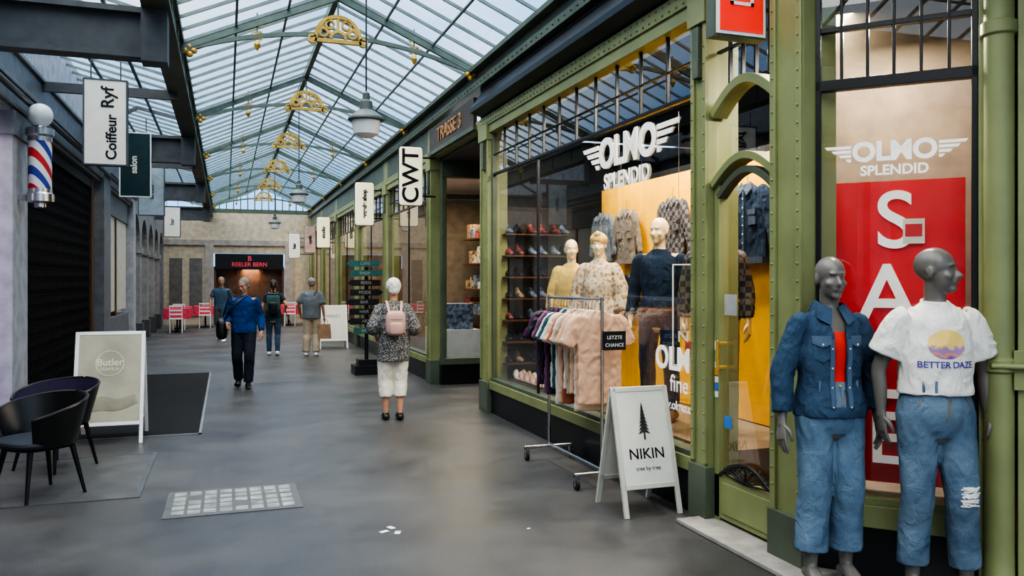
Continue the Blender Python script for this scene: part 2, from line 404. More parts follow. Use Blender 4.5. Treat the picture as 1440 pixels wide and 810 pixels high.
m=MB(); m.box(XL-.6,XL-.5,9.42,9.93,.1,3.3,LILAC); m.obj('barber_light_panel')
def arch_wall(name,segs,x0,x1,zs,zt,ma,pw):
    a=MB()
    for (y0,y1) in segs:
        a.box(x0,x1,y0-pw/2,y0+pw/2,0,zs,ma); a.box(x0-.0,x1+.05,y0-pw/2-.05,y0+pw/2+.05,zs-.15,zs,ma); a.box(x0,x1+.06,y0-pw/2-.05,y0+pw/2+.05,0,.5,DGREY)
        c=(y0+y1)/2; r=(y1-y0-pw)/2; n=16; pts=[(c-r*math.cos(math.pi*i/n),zs+r*math.sin(math.pi*i/n)) for i in range(n+1)]
        for i in range(n):
            (ya,za),(yb,zb)=pts[i],pts[i+1]
            a.add(g_prism([(x0,ya,za),(x0,yb,zb),(x0,yb,zt),(x0,ya,zt)],(x1-x0,0,0)),ma)
        a.box(x0,x1,y0-pw/2,y0+pw/2,zs,zt,ma)
    a.obj(name)
arch_wall('wall_left_arcade',[(22.3+i*2.14,22.3+(i+1)*2.14) for i in range(5)],XL-.3,XL,2.55,4.2,mat('arcade_stone',(.30,.29,.27),.7),.45)
m=MB(); m.box(XL-.9,XL-.8,22,YE,0,4,mat('arcade_back',(.10,.075,.05),.6,vs=1.5,var=.4)); m.box(XL-.3,XL,YE-.35,YE,0,4.2,GREY); m.obj('wall_left_back')
m=MB()
GR=mat('black_iron',(.012,.012,.013),.55)
y=10.75
while y<15.95:
    m.box(XL-.09,XL-.06,y,y+.022,.05,3.3,GR)
    for z in [k*.35+.1 for k in range(9)]:
        m.add(g_sweep([(XL-.075,y,z),(XL-.075,y+.24,z+.33)],.012,.02,(1,0,0)),GR); m.add(g_sweep([(XL-.06,y,z+.33),(XL-.06,y+.24,z)],.012,.02,(1,0,0)),GR)
    y+=.12
m.box(XL-.12,XL-.03,10.70,15.93,3.28,3.44,GR); m.box(XL-.12,XL-.03,10.70,15.93,0,.06,GR); m.box(XL-.29,XL-.25,10.70,15.93,0,3.44,BLACK)
m.obj('folding_security_gate')
bp_=empty('barber_pole',(-1.93,10.2,0)); m=MB()
m.add(g_lathe((0,0,2.5),[(.02,-.06),(.06,-.04),(.06,0),(.14,.02),(.14,.1),(.12,.12),(.12,.16)],24),CHROME)
m.add(g_lathe((0,0,3.2),[(.12,-.02),(.12,.03),(.14,.05),(.14,.12),(.06,.14),(.05,.18)],24),CHROME)
m.add(g_ell((0,0,3.47),(.13,.13,.13),24,14),LAMPG)
for z in (2.56,3.28): m.box(-.26,-.1,-.03,.03,z-.03,z+.03,CHROME)
m.obj('frame',bp_)
m=MB(); m.add(g_lathe((0,0,2.66),[(.115,0),(.115,.53)],32),stripemat('barber_stripes',[(.7,.7,.7),(.55,.03,.03),(.7,.7,.7),(.03,.05,.3)],1.6,'DIAGONAL')); m.obj('striped_cylinder',bp_)
def hsign(name,x,y,z0,z1,wd,fc,tc_,lines,frame=DGREY):
    p=empty(name,(x,y,0)); a=MB(); a.box(-wd/2,wd/2,-.05,.05,z0,z1,fc)
    for q in ((-wd/2-.012,-wd/2+.006,z0,z1),(wd/2-.006,wd/2+.012,z0,z1),(-wd/2-.012,wd/2+.012,z0-.012,z0+.006),(-wd/2-.012,wd/2+.012,z1-.006,z1+.012)): a.box(q[0],q[1],-.056,.056,q[2],q[3],frame)
    for sx in (-1,1): a.cyl((sx*wd*.35,0,z1),(sx*wd*.35,0,z1+.25),.008,DGREY)
    a.obj('sign_box',p)
    for (s,dx,dz,sz) in lines: text('lettering',s,(dx,-.053,(z0+z1)/2+dz),sz,VERT,tc_,p,bold=.004)
    return p
hsign('hanging_sign',-1.39,11.1,3.07,4.1,.47,SIGNW,BLACK,[('Coiffeur',.07,-.18,.165),('Ryf',.03,.30,.20)])
hsign('hanging_sign',-1.42,14.9,3.05,4.1,.46,mat('deep_green_sign',(.005,.03,.035),.4),CREAM,[('salon',-.02,0,.14)],frame=WHITE)
hsign('hanging_sign',-1.5,19,3.05,4.1,.5,mat('grey_blue_sign',(.35,.42,.46),.4),DGREY,[('arcade',0,0,.14)])
hsign('hanging_sign',-1.55,27,3.0,3.9,.45,SIGNW,DGREY,[('bar',0,0,.15)])
# ------------------------------------------------------------------ end wall
m=MB()
m.box(-2.5,-.5,YE,YE+.3,0,4.24,PLASTER); m.box(2.2,3.6,YE,YE+.3,0,4.24,PLASTER); m.box(-.5,2.2,YE,YE+.3,2.7,4.24,PLASTER)
m.box(-2.5,3.6,YE-.08,YE,3.0,3.2,STONE); m.box(-.75,-.45,YE-.08,YE,0,3.0,STONE); m.box(2.15,2.5,YE-.08,YE,0,3.0,STONE)
for x in (-2.0,-1.3): m.box(x,x+.45,YE-.03,YE,.3,2.5,mat('end_window_dark',(.16,.15,.13),.2))
m.obj('wall_end')
m=MB(); m.box(-.45,2.15,YE+.25,YE+.3,0,2.2,mat('cafe_inside',(.05,.025,.02),.6,vs=3,col2=(.12,.07,.04))); m.box(-.4,2.1,YE-.1,YE-.02,2.12,2.68,BLACK)
for x in (-.4,.45,1.3,2.1): m.box(x-.04,x+.04,YE-.05,YE+.05,0,2.12,BROWN)
m.obj('door_1')
pk=mat('red_sign_letter',(.70,.08,.11),.5,emit=.12,var=.02)
sg=MB(); sg.box(-.42,2.12,YE-.12,YE-.1,2.1,2.13,BLACK); so_=sg.obj('cafe_sign')
text('lettering','REELER BERN',(.85,YE-.13,2.27),.22,FRONT,pk,so_,bold=.003); text('lettering','B',(.85,YE-.13,2.5),.26,FRONT,pk,so_,bold=.004)
area('cafe_lamp',(.9,YE+.1,2.0),.6,10,(1,.6,.35),(R(30),0,0))
# ------------------------------------------------------------------ right facade
def rivets(a,pts,m,r=.008):
    for p in pts: a.add(g_ell(p,(r,r,r),6,4),m)
def glazed_bay(k,y0,y1,x=XF,zt=3.5,ztr=2.98,nm=None,sill=.42):
    a=MB()
    a.box(x-.02,x+.16,y0,y1,0,.30,BLACK); a.box(x-.05,x+.16,y0,y1,.30,.40,GREEN); a.box(x-.03,x+.10,y0,y1,.40,.44,DGREEN)
    a.box(x-.05,x+.14,y0,y1,zt,zt+.10,GREEN)
    a.box(x-.01,x+.05,y0,y0+.04,.44,zt,DGREEN); a.box(x-.01,x+.05,y1-.04,y1,.44,zt,DGREEN)
    a.box(x-.005,x+.04,y0,y1,ztr-.015,ztr+.015,BLACK)
    n=max(2,int((y1-y0)/.42))
    for i in range(1,n): yy=y0+(y1-y0)*i/n; a.box(x,x+.03,yy-.008,yy+.008,ztr,zt,BLACK)
    a.box(x,x+.03,y0,y1,ztr+.24,ztr+.252,BLACK)
    if nm: 
        for yy in nm: a.box(x+.002,x+.03,yy-.012,yy+.012,.44,ztr,BLACK)
    a.obj('shopfront_frame',bevel=.004)
    g=MB(); g.add(g_paneX(x+.016,y0,y1,.43,zt),GLASS); g.obj('window_%d'%k,fix=False)
glazed_bay(2,5.04,9.75,nm=[8.2])
def pilaster(y0,y1,x=XF,cap=True):
    a=MB(); a.box(x-.045,x+.2,y0,y1,0,4.2,GREEN)
    yc=(y0+y1)/2
    a.box(x-.065,x-.045,y0,y0+.04,0.4,3.5,GREEN); a.box(x-.065,x-.045,y1-.04,y1,0.4,3.5,GREEN)
    a.box(x-.075,x+.2,y0-.015,y1+.015,0,.38,DGREEN); a.box(x-.085,x+.2,y0-.015,y1+.015,3.42,3.62,GREEN)
    rivets(a,[(x-.068,yy,z*.12+.5) for z in range(24) for yy in (y0+.02,y1-.02)],GREEN,.008)
    a.box(x-.09,x+.05,yc-.04,yc+.04,3.05,3.4,DGREEN)
    a.obj('shopfront_column',bevel=.004)
pilaster(9.75,10.08); pilaster(4.83,5.02)
m=MB()
m.box(XF-.07,XF+.3,4.0,YE-.1,3.60,3.72,GREEN)
m.add(g_prism([(XF-.02,2.5,3.72),(XF-.22,2.5,3.78),(XF-.22,2.5,3.84),(XF-.02,2.5,4.12)],(0,7.5,0)),BLACK)
m.box(XF-.05,XF+.3,2.5,10.1,3.72,4.12,BLACK)
m.box(XF-.04,XF+.3,12.8,YE-.1,3.72,4.12,DGREEN)
m.box(XF-.12,XF+.3,2.5,YE-.1,4.12,4.22,DGREEN); m.box(XF-.08,XF+.3,-4,YE-.1,4.22,4.38,DGREEN); m.box(XF-.18,XF+.3,-4,YE-.1,4.34,4.40,DGREEN)
rivets(m,[(XF-.075,4.0+i*.1,zz) for i in range(61) for zz in (3.63,3.69)],GREEN,.010)
rivets(m,[(XF-.125,4.0+i*.15,4.17) for i in range(110)],DGREEN,.012)
m.obj('facade_fascia',bevel=.004)
fs=MB(); fs.box(XF-.10,XF-.05,10.25,12.7,3.66,4.05,BRONZE); fs.box(XF-.12,XF-.05,10.2,12.75,3.62,3.68,DGREEN); f_=fs.obj('fascia_sign'); 
text('lettering','TRASSE 3',(XF-.105,11.5,3.86),.30,SIDE,mat('copper_letter',(.50,.25,.09),.4),f_,ext=.008,sx=1.1)
m=MB()
m.box(3.22,4.4,12.6,12.74,0,.32,BLACK); m.box(3.22,4.4,12.56,12.74,.32,.42,DGREEN); m.box(3.22,4.4,12.56,12.74,3.3,3.55,DGREEN)
for x in (3.22,3.95): m.box(x,x+.06,12.58,12.68,.4,3.3,DGREEN)
m.box(3.22,4.4,12.6,12.64,2.9,2.95,DGREEN)
m.box(4.4,4.5,10.1,12.74,0,.3,BLACK); m.box(4.4,4.5,10.1,12.74,3.0,3.6,DGREEN); m.box(4.4,4.46,11.1,11.2,.3,3,DGREEN); m.box(3.22,4.5,10.1,12.74,3.55,3.59,DGREY)
m.obj('recessed_entrance',bevel=.004)
g=MB(); g.add(g_paneY(12.62,3.2,4.4,.42,3.3),GLASS); g.add(g_paneX(4.43,10.1,12.6,.3,3),GLASS); g.obj('window_3',fix=False)
ys=[12.95,16.6,17.2,20.6,21.2,24.6,25.2,28.6,29.2,32.5]
for i in range(0,len(ys),2):
    glazed_bay(4+i//2,ys[i]+.1,ys[i+1],nm=[(ys[i]+ys[i+1])/2])
    pilaster(ys[i+1],ys[i+1]+.4)
pilaster(12.76,13.05)
SH=[mat('shelf_goods_%d'%i,c,.6,vs=14,var=.5) for i,c in enumerate(((.5,.35,.2),(.2,.25,.35),(.6,.55,.45),(.35,.08,.06)))]
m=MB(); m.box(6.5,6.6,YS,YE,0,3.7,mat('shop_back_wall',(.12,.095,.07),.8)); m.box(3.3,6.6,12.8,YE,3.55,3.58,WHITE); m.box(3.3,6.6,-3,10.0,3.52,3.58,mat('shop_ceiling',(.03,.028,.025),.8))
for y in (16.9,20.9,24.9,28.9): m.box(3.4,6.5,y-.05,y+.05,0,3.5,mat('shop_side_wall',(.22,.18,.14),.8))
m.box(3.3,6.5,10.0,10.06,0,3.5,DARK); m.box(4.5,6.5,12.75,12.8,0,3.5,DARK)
m.obj('wall_right')
m=MB()
for y in (13.3,17.6,21.6,25.6,29.6):
    for z in (.5,1.0,1.5,2.0,2.5):
        m.box(4.6,5.0,y,y+2.9,z-.03,z,BROWN); yy=y+.05
        while yy<y+2.7:
            hh=random.uniform(.1,.34); ww=random.uniform(.1,.3); m.box(4.65,4.9,yy,yy+ww,z,z+hh,random.choice(SH)); yy+=ww+random.uniform(.03,.12)
    m.box(3.5,4.2,y+.4,y+1.6,.0,.8,WHITE); m.box(3.6,4.1,y+.5,y+1.0,.8,1.25,random.choice(SH))
m.obj('store_shelving')
for y in (14.8,19,23,27,31): area('shop_lamp',(4.1,y,3.4),1.2,65,(1,.80,.55))
area('shop_lamp',(3.8,13.2,3.3),.6,10,(1,.8,.6))
def psign(x,y,z0,z1,wd,s,sz,fc=SIGNW):
    p=empty('projecting_sign',(x,y,0)); a=MB(); a.add(g_ell((0,0,(z0+z1)/2),(wd/2,.06,(z1-z0)/2),32,16,.12),fc)
    a.box(-wd/2-.008,wd/2+.008,-.02,.02,z0-.008,z1+.008,BLACK); a.cyl((wd/2,0,z1-.15),(XF-x-.05,0,z1-.15),.015,BLACK); a.cyl((wd/2,0,z0+.15),(XF-x-.05,0,z0+.15),.015,BLACK)
    a.obj('light_box',p); text('lettering',s,(0,-.064,(z0+z1)/2),sz,VERT,BLACK,p,bold=.006)
psign(2.7,12.5,2.82,3.72,.36,'CWT',.36,mat('warm_lightbox',(.85,.76,.52),.5,var=.03,emit=.35)); psign(2.7,17.0,2.8,3.68,.38,'arcade shop',.12,MATS['warm_lightbox']); psign(2.75,25,2.65,3.55,.38,'studio',.14,MATS['warm_lightbox'])
psign(2.7,28.6,2.6,3.5,.36,'optik',.14,mat('pinkish_sign',(.5,.36,.3),.5)); psign(2.4,31.5,2.5,3.4,.4,'bar',.16)
p=empty('projecting_red_sign',(2.9,4.2,0)); a=MB(); a.box(-.185,.185,-.04,.04,3.10,3.75,DGREEN); a.box(-.17,.17,-.05,.05,3.115,3.735,WHITE); a.box(-.15,.15,-.055,.055,3.135,3.715,mat('sign_red',(.85,.025,.015),.5,emit=.3,var=.03))
a.cyl((.18,0,3.3),(.25,0,3.3),.015,DGREEN); a.cyl((.18,0,3.65),(.25,0,3.65),.015,DGREEN)
for (x0,x1,z0,z1) in ((-.08,.08,3.29,3.31),(-.08,-.06,3.29,3.6),(.06,.08,3.29,3.6),(-.02,.0,3.33,3.6)): a.box(x0,x1,-.06,-.054,z0,z1,WHITE)
a.obj('sign_panel',p)
# ---------------------------------------------------------------- door bay
m=MB()
m.box(XF-.07,XF+.16,3.82,4.10,0,4.2,GREEN); m.box(XF-.09,XF-.07,3.82,3.87,.3,3.6,GREEN); m.box(XF-.09,XF-.07,4.05,4.10,.3,3.6,GREEN); m.box(XF-.10,XF+.16,3.80,4.11,0,.3,DGREEN)
rivets(m,[(XF-.092,yy,.45+z*.1) for z in range(31) for yy in (3.845,4.075)],GREEN,.008)
m.obj('shopfront_column',bevel=.005)
def arcYZ(x,y0,y1,zs,rise,n=20): return [(x,y0+(y1-y0)*i/n,zs+rise*math.sin(math.pi*i/n)) for i in range(n+1)]
m=MB(); xd=XF+.03
m.add(g_sweep(arcYZ(xd,4.12,4.82,2.78,.17),.12,.06,(1,0,0)),GREEN)
m.add(g_sweep(arcYZ(xd,4.12,4.82,2.30,.16),.12,.05,(1,0,0)),GREEN)
m.add(g_sweep(arcYZ(xd,4.16,4.78,2.22,.15),.07,.045,(1,0,0)),DGREEN)
m.box(xd-.03,xd+.04,4.12,4.17,.03,2.3,GREEN); m.box(xd-.03,xd+.04,4.76,4.82,.03,2.3,GREEN)
m.box(xd-.03,xd+.04,4.12,4.82,.05,.34,GREEN)
m.box(xd-.04,xd-.03,4.2,4.72,.09,.30,GREEN); m.box(xd-.06,xd+.06,4.12,4.82,3.48,3.59,GREEN)
for i in range(1,5): y=4.12+.70*i/5; m.box(xd-.01,xd+.02,y-.008,y+.008,2.95,3.5,BLACK)
m.box(xd-.01,xd+.02,4.12,4.82,3.2,3.22,BLACK)
m.add(g_sweep(arcYZ(xd-.035,4.17,4.75,.34,.12),.02,.02,(1,0,0)),BLACK)
for i in range(9): 
    t=math.pi*(i+.5)/9; m.add(g_sweep([(xd-.035,4.46,.34),(xd-.035,4.46-.27*math.cos(t),.34+.115*math.sin(t))],.012,.012,(1,0,0)),BLACK)
    m.add(g_sweep([(xd-.035,4.46-.20*math.cos(t)+.03*math.cos(R(q)),.375+.06*math.sin(t)+.02*math.sin(R(q))) for q in range(0,361,60)],.01,.01,(1,0,0)),BLACK)
m.cyl((xd-.07,4.72,1.05),(xd-.07,4.72,1.25),.012,GOLD); m.box(xd-.07,xd,4.71,4.73,1.06,1.08,GOLD); m.box(xd-.07,xd,4.71,4.73,1.22,1.24,GOLD)
m.obj('door_2',bevel=.003)
g=MB(); g.add(g_paneX(xd,4.13,4.79,.32,2.42),GLASS); g.add(g_paneX(xd+.004,4.12,4.82,2.43,3.5),GLASS); g.obj('window_9',fix=False)
st=MB()
for i,c in enumerate((WHITE,mat('sticker_blue',(.05,.2,.6),.5),WHITE,mat('sticker_orange',(.8,.3,.03),.5),WHITE,mat('sticker_green',(.1,.5,.2),.5))): st.box(xd-.034,xd-.031,4.77,4.81,.86+i*.05,.90+i*.05,c)
st.box(xd-.034,xd-.031,4.765,4.81,1.18,1.24,WHITE); st.box(xd-.004,xd-.001,4.60,4.74,1.42,1.56,mat('notice_grey',(.4,.4,.38),.5)); st.box(xd-.004,xd-.001,4.66,4.74,.66,.74,MATS['sticker_blue']); st.obj('door_stickers')
m=MB(); m.box(XF-.25,XF+.1,3.7,4.9,0,.03,STONE); m.obj('stone_doorstep',bevel=.006)
# ---------------------------------------------------------------- angled bay
BA=R(-46.1); bay=empty('corner_shopfront',(3.17,3.82,0),BA); BW=.80
m=MB()
m.box(0,BW,-.02,.12,0,.30,BLACK); m.box(0,BW,-.06,.12,.30,.42,GREEN); m.box(0,BW,-.04,.08,.42,.46,GREEN)
m.box(0,.025,-.02,.05,.46,3.6,BLACK); m.box(BW-.03,BW,-.02,.05,.46,3.6,BLACK)
m.box(0,BW,-.02,.04,2.72,2.78,BLACK); m.box(0,BW,-.01,.03,3.05,3.08,BLACK)
for i in range(1,6): x=BW*i/6; m.box(x-.008,x+.008,-.01,.03,2.78,3.6,BLACK)
m.box(0,BW,-.1,.12,3.6,4.2,DGREEN)
m.add(g_lathe((BW+.09,-.07,0),[(.09,0),(.09,.06),(.072,.09),(.07,.3),(.07,1.18),(.085,1.19),(.085,1.25),(.07,1.26),(.07,2.9),(.085,2.91),(.085,2.97),(.07,2.98),(.07,4.3)],24),GREEN)
m.box(BW,BW+.07,-.05,.1,0,4.3,GREEN); m.box(BW+.17,BW+.30,-.10,.1,0,4.3,GREEN)
m.box(BW+.15,BW+.20,-.13,-.1,1.1,1.3,GREEN); m.cyl((BW+.05,-.15,1.22),(BW+.28,-.15,1.22),.015,GREEN)
rivets(m,[(BW+.275,-.10,.2+z*.1) for z in range(40)],GREEN,.008)
m.obj('frame',bay,bevel=.004)
m=MB(); m.box(BW+.30,BW+3.5,-.02,.3,0,4.4,PLASTER); m.box(BW+.30,BW+3.5,-.05,-.02,0,.5,STONE); m.obj('side_wall',bay)
g=MB(); g.add(g_paneY(.016,.02,BW-.02,.46,3.6),GLASS); g.obj('glass',bay,fix=False)
m=MB(); m.box(0,BW+.1,.02,1.0,.40,.45,mat('display_floor',(.25,.2,.15),.6)); m.box(-.3,BW+.3,1.0,1.05,.4,3.5,mat('bay_back',(.22,.17,.12),.8)); m.box(BW+.02,BW+.1,.1,1.0,.4,3.5,DARK); m.obj('display_case',bay)
sb=MB(); sb.box(.0,BW-.05,.20,.21,.50,2.22,mat('sale_red',(.80,.015,.015),.5,var=.04)); sbo=sb.obj('sale_banner',bay)
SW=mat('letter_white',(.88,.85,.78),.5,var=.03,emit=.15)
for s,z,x,sz in (('S',1.98,.40,.46),('A',1.55,.36,.50),('L',1.13,.36,.48),('E',.74,.36,.42)): text('sale_letter',s,(x,.19,z),sz,FRONT,SW,bay,ext=.004,bold=.004)
m=MB(); m.box(.44,.55,.182,.186,1.86,2.0,CREAM); m.box(.452,.538,.180,.182,1.90,1.97,RED); m.obj('price_tag',bay)
def logo(parent,M,s,wing=True):
    a=MB(); 
    for sx in (-1,1):
        for k in range(4):
            x0=.33; x1=.54-.055*k; z=.065-.037*k
            a.add(g_prism([(sx*x0,0,z),(sx*x1,0,z),(sx*(x1-.02),0,z-.024),(sx*x0,0,z-.024)],(0,.003,0)),SW)
    o=a.obj('logo_wings',parent); o.matrix_local=M@Matrix.Scale(s,4)
    for t,z,sz,b in (('OLMO',.0,.22,.008),('SPLENDID',-.155,.115,.003)):
        q=text('lettering',t,(0,0,0),sz,FRONT,SW,parent,ext=.001,bold=b); q.matrix_local=M@Matrix.Scale(s,4)@Matrix.Translation((0,0,z))@Matrix.Rotation(R(90),4,'X')
logo(bay,Matrix.Translation((.40,-.004,2.36)),.66)
wl=empty('window_lettering',(XF+.005,6.15,2.76)); logo(wl,Matrix.Rotation(R(-90),4,'Z'),1.6)
text('lettering','OLMO',(0,-.86,-1.70),.24,SIDE,SW,wl,bold=.006)
text('lettering','fine',(0,-.86,-1.88),.18,SIDE,SW,wl); text('lettering','www.olmo.ch',(0,-.80,-2.04),.10,SIDE,SW,wl)
area('display_lamp',(3.75,3.95,3.2),.3,28,(1,.88,.74))
m=MB(); m.box(4.3,4.38,5.3,9.0,.43,2.74,YELLOW); m.box(4.3,4.4,5.25,9.05,2.74,2.80,BLACK); m.obj('display_back_panel')
m=MB(); m.box(XF+.21,4.38,5.06,9.95,.0,.42,mat('platform_wood',(.22,.15,.09),.5,vs=8)); m.obj('display_platform')
m=MB(); m.box(4.9,4.95,3.9,5.2,.0,3.1,YELLOW); m.box(4.4,4.85,4.9,5.15,.0,1.0,mat('counter_grey',(.35,.33,.3),.5)); m.obj('shop_partition')
for (x,y,p_) in ((3.75,5.7,48),(3.75,7.0,48),(3.75,8.2,38)): area('display_lamp',(x,y,3.45),.35,p_,(1,.9,.75))
area('display_lamp',(3.8,4.6,3.45),.35,26,(1,.9,.75))
m=MB(); m.box(3.25,4.3,9.9,9.96,.42,2.6,mat('shelf_back',(.06,.05,.04),.6))
for k in range(7):
    z=.62+k*.27; m.box(3.28,4.2,9.62,9.9,z-.015,z,BROWN)
    for x in (3.36,3.50,3.68,3.82,4.0,4.12):
        c=random.choice([SH[1],SH[3],SH[0],BLACK,BLACK]); m.add(g_loft([(x,9.64,z+.03),(x,9.72,z+.04),(x,9.80,z+.06),(x,9.84,z+.08)],[(.03,.02),(.04,.035),(.038,.05),(.036,.07)],n=10),c)
m.obj('shoe_shelf')
sh=MB()
for i in range(11):
    y=7.6+i*.19; 
    for dx in (0,.1):
        x=3.40+dx; c=random.choice([CREAM,SH[0],mat('pink_shoe',(.6,.35,.28),.6)])
        sh.add(g_loft([(x,y-.1,.45),(x,y,.455),(x+.01,y+.08,.48),(x+.01,y+.11,.50)],[(.035,.02),(.04,.03),(.036,.05),(.034,.06)],n=10),c)
sh.obj('display_shoes')
for (x,y,z) in ((1.3,8.06,3.25),(1.3,15.9,3.3),(1.3,24,3.3)):
    m=MB(); LG=mat('lantern_grey',(.09,.105,.10),.4)
    m.cyl((x,y,z+.22),(x,y,RZC-.05),.008,BLACK)
    m.add(g_lathe((x,y,z),[(.02,.26),(.035,.24),(.035,.18),(.06,.16),(.065,.08),(.10,.06),(.175,.0),(.18,-.02),(.165,-.03)],28),LG)
    m.add(g_lathe((x,y,z),[(.14,-.03),(.14,-.06),(.12,-.16),(.06,-.19),(.02,-.195)],28),LAMPG)
    m.obj('hanging_lantern')
# ================================================================== FIGURES
def poly_cut(pts,rad,t):
    pts=[V(p) for p in pts]; L_=[(pts[i+1]-pts[i]).length for i in range(len(pts)-1)]; tot=sum(L_)*t; o=[pts[0]];r=[rad[0]]
    for i,l in enumerate(L_):
        if tot>=l-1e-6: o.append(pts[i+1]); r.append(rad[i+1]); tot-=l
        else:
            if tot>.01: f=tot/l; o.append(pts[i].lerp(pts[i+1],f)); r.append(rad[i]+(rad[i+1]-rad[i])*f)
            break
    return o,r
def hand_geos(wr,d,side,palm,curl=.5):
    wr=V(wr); d=V(d).normalized(); side=(V(side)-d*V(side).dot(d)).normalized(); palm=V(palm); palm=(palm-d*palm.dot(d)-side*palm.dot(side)).normalized()
    G=[g_loft([wr-d*.02,wr+d*.03,wr+d*.065,wr+d*.095],[(.024,.018),(.033,.017),(.040,.015),(.038,.012)],side,n=12,res=3)]
    for i,(o,l) in enumerate(((.029,.072),(.010,.080),(-.010,.074),(-.028,.058))):
        p=wr+d*(.092-(.006 if i in(0,3) else 0))+side*o; dd=d.copy(); P=[p-d*.015,p]; ang=0
        for f in (.42,.33,.25):
            ang+=curl*(.55+.1*i); dd=(d*math.cos(ang)+palm*math.sin(ang)); p=p+dd*l*f; P.append(p.copy())
        G.append(g_loft(P,[.0085,.0092,.0085,.0078,.006],side,n=8,res=2))
    p=wr+d*.03+side*.028
    G.append(g_loft([p-side*.01,p+side*.018+d*.02+palm*.008,p+side*.026+d*.045+palm*.016,p+side*.024+d*.068+palm*.024],[.013,.012,.0105,.008],d,n=8,res=2))
    return G
def head_geos(): 
    G=[g_ell((0,.012,.03),(.074,.094,.086),20,14),g_ell((0,-.02,-.03),(.060,.066,.085),20,14),g_ell((0,-.06,-.092),(.026,.026,.022)),g_ell((0,-.018,-.068),(.051,.056,.042)),
       g_loft([(0,-.078,.014),(0,-.092,-.012),(0,-.106,-.032),(0,-.090,-.040)],[.008,.010,.014,.010],n=10),g_ell((0,-.076,.024),(.044,.014,.009)),g_ell((0,-.083,-.056),(.024,.012,.006)),g_ell((0,-.082,-.066),(.020,.012,.006))]
    for s in (-1,1): G+= [g_ell((s*.036,-.062,-.03),(.022,.018,.02)),g_ell((s*.074,.012,-.008),(.008,.018,.030)),g_ell((s*.010,-.092,-.036),(.009,.009,.007))]
    return G
